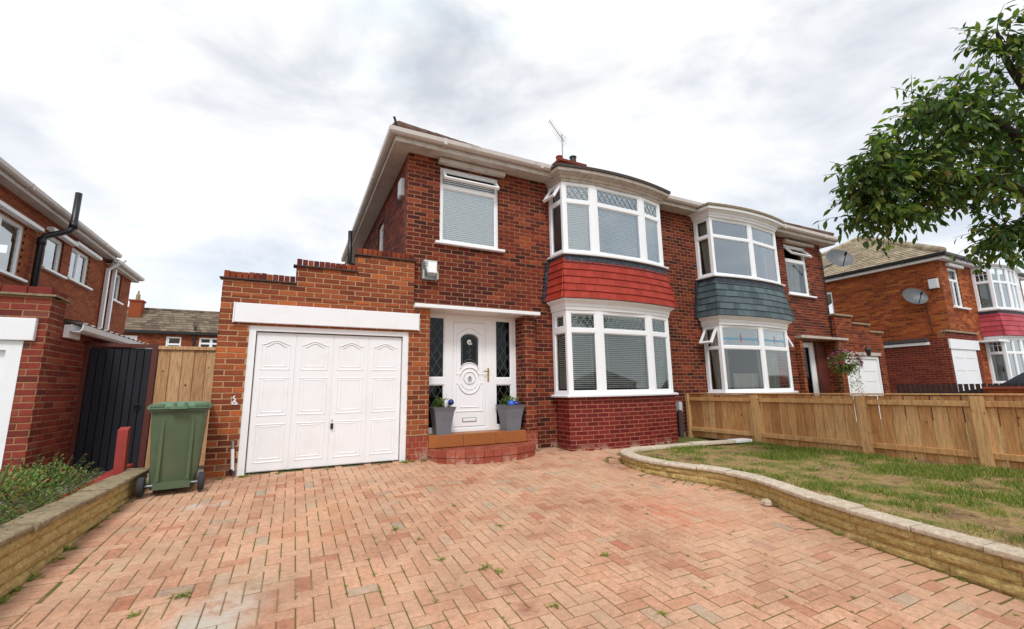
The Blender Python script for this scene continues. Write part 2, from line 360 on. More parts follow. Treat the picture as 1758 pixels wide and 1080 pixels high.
# ------------------------------------------------------------------ brick walls
def cut(rows, rects, holes):
    """for a z band, u intervals covered by rects and not by holes"""
    z0, z1 = rows; zm = (z0+z1)/2
    iv = sorted((r[0], r[1]) for r in rects if r[2] <= zm <= r[3]); res = []
    for a, b_ in iv:
        if res and a <= res[-1][1]+1e-4: res[-1][1] = max(res[-1][1], b_)
        else: res.append([a, b_])
    for h in holes:
        if not (h[2] < zm < h[3]): continue
        nx = []
        for a, b_ in res:
            if h[1] <= a or h[0] >= b_: nx.append([a, b_]); continue
            if a < h[0]: nx.append([a, h[0]])
            if b_ > h[1]: nx.append([h[1], b_])
        res = nx
    return res
def slab(mb, F, rects, holes, d0, d1):
    zs = sorted({round(z, 4) for r in rects+holes for z in r[2:4]})
    for z0, z1 in zip(zs, zs[1:]):
        for a, b_ in cut((z0, z1), rects, holes):
            mb.fbox(F, a, b_, z0, z1, d0, d1)
BRICKS = {}     # thing -> list of candidate bricks
def brick_box(mb, F, u0, u1, z0, z1, d, back=-.03):
    mb.fbox(F, u0, u1, z0, z1, back, d, ch=.004)
def wall(name, F, rects, holes, house, mat='brick_main', mortar='mortar', course=.075, length=.225, label=None, singles=True, thick=.22, phase=0):
    mb = MB(); slab(mb, F, rects, holes, -thick, -.006)
    w_ = mb.build(name, mortar, house)
    if label: w_['label'] = label
    zmin = min(r[2] for r in rects); zmax = max(r[3] for r in rects)
    edges = sorted({z for r in rects+holes for z in r[2:4]})
    k = math.floor(zmin/course)
    while k*course < zmax:
        a, b_ = k*course, (k+1)*course
        cuts = [a] + [e for e in edges if a+.012 < e < b_-.012] + [b_]
        for z0, z1 in zip(cuts, cuts[1:]):
            za, zb = z0 + (.0058 if z0 == a else 0), z1 - (.0058 if z1 == b_ else 0)
            if zb <= zmin or za >= zmax: continue
            za, zb = max(za, zmin), min(zb, zmax)
            if zb-za < .012: continue
            for iu, iv in cut((za, zb), rects, holes):
                off = (length/2 if k % 2 else 0) + phase
                j = math.floor((iu-off)/length)
                while j*length+off < iv:
                    u0_, u1_ = j*length+off+.0058, (j+1)*length+off-.0058
                    if u0_-.0058 < iu: u0_ = iu
                    if u1_+.0058 > iv: u1_ = iv
                    if u1_-u0_ > .012:
                        BRICKS.setdefault(house, []).append((w_, F, u0_, u1_, za, zb, random.uniform(-.0015, .002), mat, singles))
                    j += 1
        k += 1
    return w_
def in_view(p):
    c = p - CAM; z = c.dot(fw)
    if z < .2: return False
    x, y = c.dot(rt)/z*F_PX, c.dot(up2)/z*F_PX
    return abs(x) < 879 and abs(y) < 540
BM_CACHE = {}
def flush_bricks(limit=300):
    for house, lst in BRICKS.items():
        sc_ = []
        for i, (w_, F, u0_, u1_, za, zb, d, mat, singles) in enumerate(lst):
            c = F.p((u0_+u1_)/2, (za+zb)/2); v = CAM-c
            s_ = (u1_-u0_)*(zb-za)*max(0, v.normalized().dot(F.N))/v.length_squared if (singles and in_view(c)) else 0
            sc_.append((s_, i))
        sc_.sort(reverse=True); chosen = {i for s_, i in sc_[:limit] if s_ > 0}
        rest = {}
        for i, (w_, F, u0_, u1_, za, zb, d, mat, singles) in enumerate(lst):
            if i in chosen:
                wd, ht = round(u1_-u0_, 2), round(zb-za, 3); key = (wd, ht, mat)
                if key not in BM_CACHE:
                    b_ = MB(); G = FX(0); b_.fbox(G, -wd/2, wd/2, -ht/2, ht/2, -.03, 0, ch=.004); BM_CACHE[key] = b_.mesh('brick', mat)
                o = bpy.data.objects.new('brick', BM_CACHE[key]); link(o, w_)
                M3 = Matrix((F.U, -F.N, F.Z)).transposed().to_4x4(); M3.translation = F.p((u0_+u1_)/2, (za+zb)/2, d)
                o.matrix_basis = M3
            else:
                brick_box(rest.setdefault((w_, mat), MB()), F, u0_, u1_, za, zb, d)
        for (w_, mat), mb in rest.items():
            tag(mb.build('brickwork', mat, w_), kind='stuff')

def soldier_row(F, u0_, u1_, z0, z1, parent, mat, d0=-.11, d1=.0, step=.075):
    n = max(1, round((u1_-u0_)/step)); st = (u1_-u0_)/n
    for k in range(n):
        mb = MB(); e = random.uniform(-.006, .006)
        mb.fbox(F, u0_+k*st+.004, u0_+(k+1)*st-.004, z0, z1+e, d0, d1+random.uniform(-.002, .003), ch=.005); mb.build('coping_brick', mat, parent)

# ------------------------------------------------------------------ windows
def lattice(F, u0_, u1_, z0, z1, d, parent, mat, pu=.13, pz=.185):
    mb = MB(); wd = u1_-u0_; ht = z1-z0
    sl = pz/pu
    def seg(c, sg):
        pts = []
        # line z = sg*sl*u + c in local coordinates
        cand = [(0, c), (wd, sg*sl*wd+c), (-c/(sg*sl), 0), ((ht-c)/(sg*sl), ht)]
        for a, b_ in cand:
            if -1e-6 <= a <= wd+1e-6 and -1e-6 <= b_ <= ht+1e-6 and all(abs(a-x) + abs(b_-y) > 1e-4 for x, y in pts): pts.append((a, b_))
        if len(pts) < 2: return
        (a0, b0), (a1, b1) = pts[:2]; l_ = math.hypot(a1-a0, b1-b0)
        nx, nz = -(b1-b0)/l_*.0035, (a1-a0)/l_*.0035
        q0 = [(u0_+a0-nx, z0+b0-nz), (u0_+a1-nx, z0+b1-nz), (u0_+a1+nx, z0+b1+nz), (u0_+a0+nx, z0+b0+nz)]
        mb.hexa([F.p(x, y, d) for x, y in q0], [F.p(x, y, d+.004) for x, y in q0])
    k = -int(wd*sl/pz)-1
    n = int((ht+wd*sl)/pz)+2
    for i in range(-n, n+1): seg(i*pz, 1); seg(i*pz, -1)
    if mb.f: mb.build('lead_lattice', mat, parent)
def frame(name, F, rect, lights, parent, d=0, depth=.07, mat='upvc', gl='glass', bead=.018):
    """outer rect (u0,u1,z0,z1); lights: dicts r=rect, lat=bool, open=angle, gl"""
    mb = MB(); holes = [l_['r'] for l_ in lights]
    slab(mb, F, [rect], holes, d-depth, d)
    for l_ in lights:
        a, b_, c_, e = l_['r']
        if not l_.get('open'):
            slab(mb, F, [(a, b_, c_, e)], [(a+bead, b_-bead, c_+bead, e-bead)], d-depth+.008, d-.014)
    fr = mb.build(name, mat, parent)
    for l_ in lights:
        a, b_, c_, e = l_['r']; ang = l_.get('open')
        if ang:
            # top-hung sash swung out about its head
            s_, c2 = math.sin(ang), math.cos(ang); H = e-c_; fw_ = .032
            class T:
                U = F.U
                def p(self, u, z, dd=0):
                    k = e-z; return F.p(u, e - k*c2 + dd*s_*1.0, d + .012 + k*s_ + dd*c2)
            T_ = T(); mb = MB()
            slab(mb, T_, [(a-.012, b_+.012, c_-.012, e+.006)], [(a+fw_, b_-fw_, c_+fw_, e-fw_)], -.035, .012)
            sash = mb.build('sash', mat, fr)
            mb = MB(); mb.q(T_.p(a+fw_, c_+fw_, -.01), T_.p(b_-fw_, c_+fw_, -.01), T_.p(b_-fw_, e-fw_, -.01), T_.p(a+fw_, e-fw_, -.01)); mb.build('pane', l_.get('gl', gl), fr)
        else:
            mb = MB(); g = d-.03
            mb.q(F.p(a+bead-.004, c_+bead-.004, g), F.p(b_-bead+.004, c_+bead-.004, g), F.p(b_-bead+.004, e-bead+.004, g), F.p(a+bead-.004, e-bead+.004, g)); mb.build('pane', l_.get('gl', gl), fr)
            if l_.get('lat'): lattice(F, a+bead, b_-bead, c_+bead, e-bead, g+.001, fr, l_.get('lm', 'lead_came'), *l_.get('pitch', (.13, .185)))
    return fr
def blind(F, u0_, u1_, z0, z1, d, ang, label, mat='slat_white', pitch=.036, group=None, wd=.034):
    root = thing('venetian_blind', F.p((u0_+u1_)/2, z0, d), label, 'blind', group)
    mb = MB(); mb.fbox(F, u0_, u1_, z1-.03, z1, d-.02, d+.02); mb.build('head_rail', mat, root)
    n = int((z1-z0-.04)/pitch); c_, s_ = math.cos(ang), math.sin(ang)
    for k in range(n):
        z = z1-.045-k*pitch; a = wd/2; j = random.uniform(-.03, .03)
        mb = MB(); i0 = [(a*c_, a*s_), (0, .0022), (-a*c_, -a*s_)]
        tp = [F.p(u0_, z+zz, d+dd) for dd, zz in i0]; te = [F.p(u1_, z+zz+j*.02, d+dd) for dd, zz in i0]
        mb.q(tp[0], te[0], te[1], tp[1]); mb.q(tp[1], te[1], te[2], tp[2])
        mb.build('slat', mat, root)
    mb = MB(); mb.fbox(F, u0_, u1_, z0, z0+.018, d-.014, d+.014); mb.build('bottom_rail', mat, root)
    mb = MB()
    for uu in (u0_+.12*(u1_-u0_), u1_-.12*(u1_-u0_)): mb.fbox(F, uu-.0015, uu+.0015, z0, z1, d+.016, d+.018)
    mb.build('ladder_cord', mat, root)
def curtain(F, u0_, u1_, z0, z1, d, label, sway=0, group=None, mat='curtain'):
    mb = MB(); n = 40
    def pt(k, z, s_=0):
        u = u0_ + (u1_-u0_)*k/n + sway*((z1-z)/(z1-z0))**1.5*(1-k/n*.4)
        return F.p(u, z, d + .02*math.sin(k*1.1)+.008*math.sin(k*2.7) - s_)
    zs = [z1 - (z1-z0)*i/6 for i in range(7)]
    for s_ in (0, .004):
        for k in range(n):
            for i in range(6):
                q = [pt(k, zs[i+1], s_), pt(k+1, zs[i+1], s_), pt(k+1, zs[i], s_), pt(k, zs[i], s_)]
                mb.q(*(q if s_ == 0 else q[::-1]))
    tag(mb.build('curtain', mat, None, True), label, 'curtain', group)
def room(x0, x1, y0, y1, z0, z1, parent):
    mb = MB()
    mb.q((x0, y1, z0), (x1, y1, z0), (x1, y1, z1), (x0, y1, z1)); mb.q((x0, y0, z0), (x0, y1, z0), (x0, y1, z1), (x0, y0, z1)); mb.q((x1, y1, z0), (x1, y0, z0), (x1, y0, z1), (x1, y1, z1))
    mb.q((x0, y0, z0), (x1, y0, z0), (x1, y1, z0), (x0, y1, z0)); mb.q((x0, y1, z1), (x1, y1, z1), (x1, y0, z1), (x0, y0, z1))
    mb.build('room_interior', 'room', parent)
def arc(x0, x1, ych, bulge, n=14):
    return [(x0 + (x1-x0)*k/n, ych - bulge*(1-(2*k/n-1)**2)) for k in range(n+1)]
def along(poly):
    P_ = [Vector((p[0], p[1])) for p in poly]; S = [0]
    for a, b_ in zip(P_, P_[1:]): S.append(S[-1] + (b_-a).length)
    def at(s):
        s = max(0, min(S[-1], s))
        for k in range(len(P_)-1):
            if s <= S[k+1]+1e-9:
                d = (P_[k+1]-P_[k]).normalized(); return P_[k] + d*(s-S[k]), d
    return at, S[-1]
def tile_apron(paths, z_top, z_bot, flare, rows, mat, parent, tw=.165, name='tile_apron'):
    """rows of hung tiles; paths: plan polylines, one per face"""
    ap = None; mb = MB()
    full = [p for k, pth in enumerate(paths) for p in (pth if k == 0 else pth[1:])]
    mb.sweep(full, [(-.05, z_bot), (flare-.012, z_bot), (-.012, z_top), (-.05, z_top)])
    ap = mb.build(name, 'felt_dark', parent)
    h = (z_top-z_bot)/rows
    for pth in paths:
        at, Ln = along(pth); n = max(1, round(Ln/tw)); 
        for r_ in range(rows):
            zb = z_bot + r_*h; zt = min(zb+h*1.12, z_top)
            ob, ot = flare*(z_top-zb)/(z_top-z_bot)+.022, flare*(z_top-zt)/(z_top-z_bot)
            sh = .5 if r_ % 2 else 0; lim = [0] + [(k+sh)*Ln/n for k in range(1 if not sh else 0, n + (0 if not sh else 0))] + [Ln]
            lim = sorted(set(round(x, 4) for x in lim))
            # a flared face is longer at its foot, so each tile is fanned out to the mitred edges
            for s0, s1 in zip(lim, lim[1:]):
                if s1-s0 < .01: continue
                (p0, d0), (p1, d1) = at(s0+1e-5), at(s1-1e-5); mb = MB(); e = random.uniform(0, .003)
                def pt(p, d, s_, o, z):
                    nrm = Vector((d.y, -d.x)); ext = d*((s_/Ln-.5)*2*o) if len(paths) > 1 else d*0
                    v = p + nrm*o + ext; return (v.x, v.y, z)
                g = .0015
                b4 = [pt(p0+d0*g, d0, s0, ob-.02, zb+e), pt(p1-d1*g, d1, s1, ob-.02, zb+e), pt(p1-d1*g, d1, s1, ot-.006, zt), pt(p0+d0*g, d0, s0, ot-.006, zt)]
                f4 = [pt(p0+d0*g, d0, s0, ob+.004, zb+e), pt(p1-d1*g, d1, s1, ob+.004, zb+e), pt(p1-d1*g, d1, s1, ot+.006, zt), pt(p0+d0*g, d0, s0, ot+.006, zt)]
                mb.hexa(b4, f4); mb.build('hung_tile', mat, ap)
    return ap
def scallop(poly, z_top, z_bot, depth, parent, mat='navy_lead', step=.14, off=.016, pt=3):
    at, Ln = along(poly); n = int(Ln/step)*6; mb = MB()
    def q(k, top, o):
        p, d = at(Ln*k/n); ph = (k % 6)/6; dip = math.sin(math.pi*ph)*depth
        v = p + Vector((d.y, -d.x))*(o + (0 if top else .014)); return (v.x, v.y, z_top if top else z_bot - dip)
    for k in range(n):
        mb.hexa([q(k, False, off-.006), q(k+1, False, off-.006), q(k+1, True, off-.006), q(k, True, off-.006)], [q(k, False, off), q(k+1, False, off), q(k+1, True, off), q(k, True, off)])
    mb.build('lead_flashing', mat, parent)

# ------------------------------------------------------------------ terrain
G0, GS = 6.93, .067
def gz(y): return (max(-2.5, min(y, 6.93)) - G0)*GS
mb = MB(); ys = [-300, -6, -2.5, 6.93, 20, 60, 400]; xs = [-400, -60, -12, -1.7, 4, 12, 60, 400]
for y0, y1 in zip(ys, ys[1:]):
    for x0, x1 in zip(xs, xs[1:]): mb.q((x0, y0, gz(y0)-.06), (x1, y0, gz(y0)-.06), (x1, y1, gz(y1)-.06), (x0, y1, gz(y1)-.06))
tag(mb.build('ground', 'concrete'), kind='structure')
tag(part('road', 'asphalt', None, (-60, 60, -12.0, -4.2, gz(-3)-.2, gz(-3)-.05)), kind='structure')
tag(part('pavement', 'concrete', None, (-60, 60, -4.2, -2.5, gz(-3)-.2, gz(-3)+.04)), kind='structure')

# driveway: joints sheet, then every block on it
GW = [(7.45, 5.42), (6.4, 5.62), (5.4, 5.76), (5.0, 5.76), (4.76, 5.66), (4.6, 5.45), (4.51, 5.17), (4.5, 4.81), (4.62, 4.43), (4.80, 4.10), (4.88, 3.78), (4.88, 3.5), (4.79, 3.21), (4.66, 2.9), (4.56, 2.6), (4.48, 2.2), (4.42, 1.7), (4.39, 1.3), (4.37, .8), (4.35, 0), (4.33, -1.5)]
def wall_x(y):
    best = 9
    for (x0, y0), (x1, y1) in zip(GW[5:], GW[6:]):
        if y1 <= y <= y0: return x0 + (x1-x0)*(y-y0)/(y1-y0)
    return 9
def back_y(x):
    return 5.80 - max(0, x-5.2)*.15 if x > 4.95 else 5.55 + (x-4.4)*.45
def left_x(y): return -1.62 + (y-.5)/6.25*.15
mb = MB()
yy = [-2.5, -1, 0, 1, 2, 3, 4, 5, 6, 6.92]
for y0, y1 in zip(yy, yy[1:]): mb.q((-1.75, y0, gz(y0)-.0055), (8.2, y0, gz(y0)-.0055), (8.2, y1, gz(y1)-.0055), (-1.75, y1, gz(y1)-.0055))
drive = tag(mb.build('driveway', 'paving_joint'), kind='structure')
PV = []
def add_paver(cx, cy, wx, wy, rot=0):
    PV.append((cx, cy, wx, wy, rot, random.uniform(-.002, .0025), random.uniform(-.006, .006), random.uniform(-.008, .008)))
a_ = .1
for c_ in range(-20, 60):
    for r_ in range(-25, 70):
        t_ = (c_-r_) % 4
        if t_ == 0: cx, cy, wx, wy = (c_+1)*a_, (r_+.5)*a_, .2, .1
        elif t_ == 3: cx, cy, wx, wy = (c_+.5)*a_, (r_+1)*a_, .1, .2
        else: continue
        if cy > 6.9 or cy < -2.4: continue
        xa, xb = cx-wx/2, cx+wx/2
        xa = max(xa, left_x(cy)+.214)
        if cy < 5.62: xb = min(xb, wall_x(max(min(cy, 5.44), -1.49)) - .205)
        if xb-xa < .025: continue
        cx, wx = (xa+xb)/2, round(xb-xa, 2)
        if cx > 7.55: continue
        if cx > 4.4 and 5.6 <= cy < back_y(cx)+.22: continue
        if cx < 1.58 and cy > 6.83: continue
        if 1.55 < cx < 3.95 and cy > 6.78: continue
        if 4.25 < cx < 7.0 and cy > 6.55 - .12*(1-((cx-5.65)/1.35)**2): continue
        add_paver(cx, cy, wx, wy)
y = -2.4
while y < 6.6:
    add_paver(left_x(y)+.11, y, .205, .1); y += .104
at, Ln = along(GW[1:])
s_ = .1
while s_ < Ln-.1:
    p, d = at(s_); nrm = Vector((d.y, -d.x))
    if True:
        q = p + nrm*.105; add_paver(q.x, q.y, .1, .2, math.atan2(nrm.x, -nrm.y)*-1 if False else math.atan2(d.y, d.x))
    s_ += .106
def paver_mesh(wx, wy):
    mb = MB(); x, y, g, ch = wx/2-.0035, wy/2-.0035, -.035, .005
    r1 = [(-x, -y), (x, -y), (x, y), (-x, y)]; r2 = [(-x+ch, -y+ch), (x-ch, -y+ch), (x-ch, y-ch), (-x+ch, y-ch)]
    mb.v = [(a, b_, g) for a, b_ in r1] + [(a, b_, -.004) for a, b_ in r1] + [(a, b_, 0) for a, b_ in r2]
    mb.f = [(8, 9, 10, 11)] + [(o+k, o+(k+1) % 4, o+4+(k+1) % 4, o+4+k) for o in (0, 4) for k in range(4)]
    return mb
PM = {}
def paver_matrix(p):
    cx, cy, wx, wy, rot, dz, tx, ty = p
    return Matrix.Translation((cx, cy, gz(cy)+dz)) @ Matrix.Rotation(math.atan(GS)+tx, 4, 'X') @ Matrix.Rotation(ty, 4, 'Y') @ Matrix.Rotation(rot, 4, 'Z')
order = sorted(range(len(PV)), key=lambda i: (not in_view(Vector((PV[i][0], PV[i][1], gz(PV[i][1])))), (Vector((PV[i][0], PV[i][1], gz(PV[i][1])))-CAM).length))
rest = MB()
for k, i in enumerate(order):
    p = PV[i]; M_ = paver_matrix(p); key = (p[2], p[3])
    if key not in PM: PM[key] = (paver_mesh(*key), paver_mesh(*key).mesh('paver', 'paver'))
    if k < 300:
        o = bpy.data.objects.new('paver', PM[key][1]); link(o, drive); o.matrix_basis = M_
    else:
        i0 = len(rest.v); src = PM[key][0]
        rest.v += [tuple(M_ @ Vector(v)) for v in src.v]; rest.f += [tuple(i0+j for j in f_) for f_ in src.f]
tag(rest.build('paver_field', 'paver', drive), kind='stuff')

# raised lawn with its dry, patchy turf
def cap_z(y): return -.08 + (y-1.3)*.035 if y < 5.3 else .06
from mathutils import noise as mnoise
def lawn_z(x, y):
    xw = wall_x(y) if y < 5.45 else 4.7
    k = max(0, min(1, (x-xw)/(7.6-xw)))
    return (cap_z(y)-.035)*(1-k) + .015*k + .018*mnoise.noise(Vector((x*2.2, y*2.2, 0)))
mb = MB(); NX, NY = 46, 70
idx = {}
for j in range(NY+1):
    y = -1.5 + (5.62+1.5)*j/NY
    xl = (wall_x(y)+.08) if y < 5.44 else 4.86
    for i in range(NX+1):
        x = xl + (7.72-xl)*i/NX; idx[i, j] = len(mb.v); mb.v.append((x, min(y, 5.72 - .0*(x)), lawn_z(x, y)))
for j in range(NY):
    for i in range(NX): mb.f.append((idx[i, j], idx[i+1, j], idx[i+1, j+1], idx[i, j+1]))
tag(mb.build('lawn', 'lawn_earth', None, True), kind='structure')
mb = MB(); n = 0
while n < 42000:
    y = random.uniform(-.3, 5.5); x = random.uniform(4.5, 7.6)
    if x < wall_x(y)+.24 and y < 5.44: continue
    if y > 5.3 and x < 5.0: continue
    dn = mnoise.noise(Vector((x*1.1, y*1.1, 3)))*.55 + mnoise.noise(Vector((x*3.6, y*3.6, 9)))*.55 - .12 + .12*(x-wall_x(min(y, 5.4)))
    if random.random() > max(.02, .2+dn*2.2): continue
    n += 1; z = lawn_z(x, y); h = random.uniform(.012, .045)*(1.25 if dn > .15 else .8); a = random.uniform(0, 6.28); w_ = .0035
    lx, ly = random.uniform(-.03, .03), random.uniform(-.03, .03); cx, sx = math.cos(a)*w_, math.sin(a)*w_
    mb.q((x-cx, y-sx, z-.003), (x+cx, y+sx, z-.003), (x+lx+cx*.3, y+ly+sx*.3, z+h), (x+lx-cx*.3, y+ly-sx*.3, z+h))
tag(mb.build('lawn_grass', 'grass_blade'), 'dry patchy grass growing in the raised front lawn', 'grass', kind='stuff')
mb = MB(); mb.q((7.7, -2, -.02), (16.3, -2, -.1), (16.3, 6.9, -.01), (7.7, 6.9, -.01))
tag(mb.build('neighbour_lawn', 'lawn_earth'), kind='structure')

# ------------------------------------------------------------------ main house (left half of the pair)
YF, YG = 6.93, 6.80
FF, FG = FX(YF), FX(YG)
house = thing('house', (4.6, 7, 0), 'red brick semi-detached house with red tile-hung bay and white garage door', 'house', 'semi-detached houses')
HU = [(2.107, 3.235, 3.55, 4.97)]
wall('front_wall', FF, [(1.54, 7.65, -.05, 5.12)], HU + [(4.42, 6.88, -.05, 5.0), (1.93, 3.66, -.1, 2.42)], house, phase=.19)
wall('side_wall', FL(1.538), [(-14.5, -6.934, 2.3, 5.12)], [(-9.9, -9.2, 3.75, 4.75)], house, singles=False, phase=.041)
wall('garage_front', FG, [(-.93, -.06, -.05, 2.575), (-.06, .77, -.05, 2.84), (.77, 1.655, -.05, 3.115), (1.59, 1.93, -.05, 2.35)], [(-.58, 1.59, -.1, 1.955), (1.59, 1.935, -.1, .36)], house, 'brick_garage', 'mortar_garage', phase=.195)
wall('garage_side', FL(-.932), [(-12.5, -6.804, -.05, 2.5)], [], house, 'brick_garage', 'mortar_garage', singles=False)
wall('porch_pier', FG, [(3.66, 3.88, .33, 2.35)], [], house, 'brick_main', phase=.1, thick=.12)
wall('porch_return', FL(3.658), [(-7.2, -6.804, .33, 2.35)], [], house, 'brick_main', thick=.1)
for r_ in ((1.592, 1.93, -.08, .352), (3.66, 3.89, -.08, .326)): wall('pier_plinth', FG, [r_], [], house, 'brick_plinth', 'mortar_red', course=.09, length=.12, thick=.12)
part('wall_core', 'mortar', house, (3.67, 4.45, 7.17, 7.25, 0, 2.6))
part('wall_core', 'mortar', house, (1.6, 1.925, 6.95, 7.25, 0, 2.6))
# stepped parapet: creasing tiles and bricks on edge
par = part('parapet_creasing', 'felt_dark', house, (-.97, -.045, 2.578, 2.594, -.12, .035), (-.10, .785, 2.843, 2.859, -.12, .035), (.735, 1.69, 3.118, 3.134, -.12, .035), F=FG)
soldier_row(FG, -.93, -.062, 2.596, 2.69, par, 'brick_neighbour'); soldier_row(FG, -.06, .768, 2.861, 2.955, par, 'brick_neighbour'); soldier_row(FG, .77, 1.65, 3.136, 3.23, par, 'brick_neighbour')
part('parapet_return', 'brick_garage', house, (-.06, .05, 6.825, 6.9, 2.5, 2.83), (.77, .88, 6.825, 6.9, 2.5, 3.1))
part('garage_roof', 'felt_dark', house, (-.9, 1.5, 6.95, 12.4, 2.42, 2.5))
part('garage_inside', 'room', house, (-.9, 1.9, 7.3, 7.4, -.1, 2.4))
part('lintel_board', 'white_paint', house, (-.76, 1.725, 1.985, 2.25, -.01, .05), F=FG, ch=.006)
part('lintel_board_edge', 'upvc', house, (-.775, -.7605, 1.98, 2.255, -.01, .056), (1.7255, 1.74, 1.98, 2.255, -.01, .056), F=FG)
gf = MB(); slab(gf, FG, [(-.58, 1.59, -.02, 1.955)], [(-.495, 1.505, -.03, 1.885)], -.12, -.02); gf = gf.build('garage_door_frame', 'white_paint', house)
gd = part('garage_door', 'white_paint', house, (-.485, 1.495, .012, 1.87, -.1, -.075), F=FG)
part('shadow_gap', 'black_plastic', house, (-.4945, 1.5045, -.02, 1.884, -.125, -.118), F=FG)
def ring(F, pts, d, wd, hgt, parent, name, mat):
    """raised moulding that follows a closed or open outline on a flat face"""
    mb = MB(); n = len(pts)
    for k in range(n-1):
        (a0, b0), (a1, b1) = pts[k], pts[k+1]; l_ = math.hypot(a1-a0, b1-b0)
        if l_ < 1e-6: continue
        ex, ez = (a1-a0)/l_*wd*.45, (b1-b0)/l_*wd*.45; nx, nz = -(b1-b0)/l_*wd/2, (a1-a0)/l_*wd/2
        a0, b0, a1, b1 = a0-ex, b0-ez, a1+ex, b1+ez
        o_ = [(a0-nx, b0-nz), (a1-nx, b1-nz), (a1+nx, b1+nz), (a0+nx, b0+nz)]; i_ = [(a0-nx*.3, b0-nz*.3), (a1-nx*.3, b1-nz*.3), (a1+nx*.3, b1+nz*.3), (a0+nx*.3, b0+nz*.3)]
        mb.hexa([F.p(x, y, d) for x, y in o_], [F.p(x, y, d+hgt) for x, y in i_])
    mb.build(name, mat, parent)
pw = 1.98/4
for k in range(4):
    ua, ub = -.485+k*pw+.006, -.485+(k+1)*pw-.006
    lf = part('leaf_panel', 'white_paint', gd, (ua, ub, .02, 1.862, -.0745, -.066), F=FG, ch=.003)
    a, b_ = ua+.07, ub-.07
    for z0, z1, arch in ((1.36, 1.70, True), (.74, 1.24, False), (.13, .62, False)):
        for ins, hh in ((0, .006), (.045, .004)):
            pts = [(a+ins, z1-ins*.6), (a+ins, z0+ins), (b_-ins, z0+ins), (b_-ins, z1-ins*.6)]
            if arch:
                n_ = 14
                pts += [(b_-ins+(a-b_+2*ins)*i/n_, z1-ins*.6 + .055*math.sin(math.pi*i/n_)**2) for i in range(1, n_)]
            pts.append(pts[0]); ring(FG, pts, -.0665, .022, hh, gd, 'panel_moulding', 'white_paint')
mb = MB(); mb.fbox(FG, .515, .553, .52, .60, -.066, -.05, ch=.006); mb.fbox(FG, .522, .546, .535, .56, -.05, -.02, ch=.004); mb.build('handle', 'black_plastic', gd)
mb = MB(); mb.fbox(FG, .529, .541, .625, .645, -.066, -.06); mb.build('keyhole', 'black_plastic', gd)
mb = MB(); mb.tube([(-.62, 6.755, .03), (-.635, 6.755, .09)], .026, 12); mb.build('pipe_shoe', 'black_plastic', house)
mb = MB(); mb.tube([(-.62, 6.755, .07), (-.64, 6.755, .34)], .02, 12); mb.build('waste_pipe', 'white_paint', house)
mb = MB(); mb.tube([(-.64, 6.755, .335), (-.645, 6.755, .44)], .017, 12); mb.build('waste_pipe_end', 'grey_metal', house)
mb = MB(); 
for (a0, b0, a1, b1) in ((-.70, 1.0, -.66, .96), (-.66, .96, -.70, .92), (-.70, .91, -.63, .90), (-.63, .90, -.67, .94), (-.67, 1.01, -.71, .985)):
    l_ = math.hypot(a1-a0, b1-b0); nx, nz = -(b1-b0)/l_*.007, (a1-a0)/l_*.007
    mb.hexa([FG.p(a0-nx, b0-nz, 0), FG.p(a1-nx, b1-nz, 0), FG.p(a1+nx, b1+nz, 0), FG.p(a0+nx, b0+nz, 0)], [FG.p(a0-nx, b0-nz, .006), FG.p(a1-nx, b1-nz, .006), FG.p(a1+nx, b1+nz, .006), FG.p(a0+nx, b0+nz, .006)])
mb.build('filler_mark', 'white_paint', house)

# porch: canopy slab, steps, door with side lights
part('canopy', 'white_paint', house, (1.655, 3.95, 2.352, 2.415, -.4, .10), F=FG, ch=.008)
YD = 7.15; FD = FX(YD)
part('threshold_step', 'tile_orange', house, (1.935, 3.658, 6.83, 7.3, .0, .335))
for k in range(3):
    a = 1.938+k*.574; mb = MB(); mb.fbox(FG, a, a+.57, .155, .336, -.03, .004, ch=.003); mb.build('riser_tile', 'tile_orange', house)
for k in range(5):
    a = 1.938+k*.3442; mb = MB(); mb.box(a, a+.341, 6.8, 7.14, .3355, .345); mb.build('tread_tile', 'tile_orange', house)
stp = [(1.93, 6.80)] + [(1.93+.0 + 1.82*(.5-.5*math.cos(math.pi*k/16)), 6.80 - .60*math.sin(math.pi*k/16)**.8) for k in range(1, 16)] + [(3.78, 6.80)]
at, Ln = along(stp); n = 17
for k in range(n):
    (p0, d0), (p1, d1) = at(Ln*k/n+.003), at(Ln*(k+1)/n-.003); pm, dm = at(Ln*(k+.5)/n); nv = lambda d: Vector((d.y, -d.x))
    mb = MB(); inn = .11
    for za, zb, g in ((-.1, .045, .0), (.05, .145, .004)):
        o0, o1 = p0+nv(dm)*g, p1+nv(dm)*g; i0, i1 = p0-nv(dm)*inn, p1-nv(dm)*inn
        mb.hexa([(o0.x, o0.y, za), (o1.x, o1.y, za), (i1.x, i1.y, za), (i0.x, i0.y, za)], [(o0.x+(i0.x-o0.x)*.06, o0.y+(i0.y-o0.y)*.06, zb), (o1.x+(i1.x-o1.x)*.06, o1.y+(i1.y-o1.y)*.06, zb), (i1.x, i1.y, zb), (i0.x, i0.y, zb)])
    mb.build('step_brick', 'brick_step', house)
mb = MB()
for k in range(n):
    (p0, d0), (p1, d1) = at(Ln*k/n), at(Ln*(k+1)/n); q0, q1 = p0-Vector((d0.y, -d0.x))*.03, p1-Vector((d1.y, -d1.x))*.03
    mb.hexa([(q0.x, q0.y, -.1), (q1.x, q1.y, -.1), (q1.x, 6.83, -.1), (q0.x, 6.83, -.1)], [(q0.x, q0.y, .135), (q1.x, q1.y, .135), (q1.x, 6.83, .135), (q0.x, 6.83, .135)])
mb.build('step_bed', 'mortar_red', house)
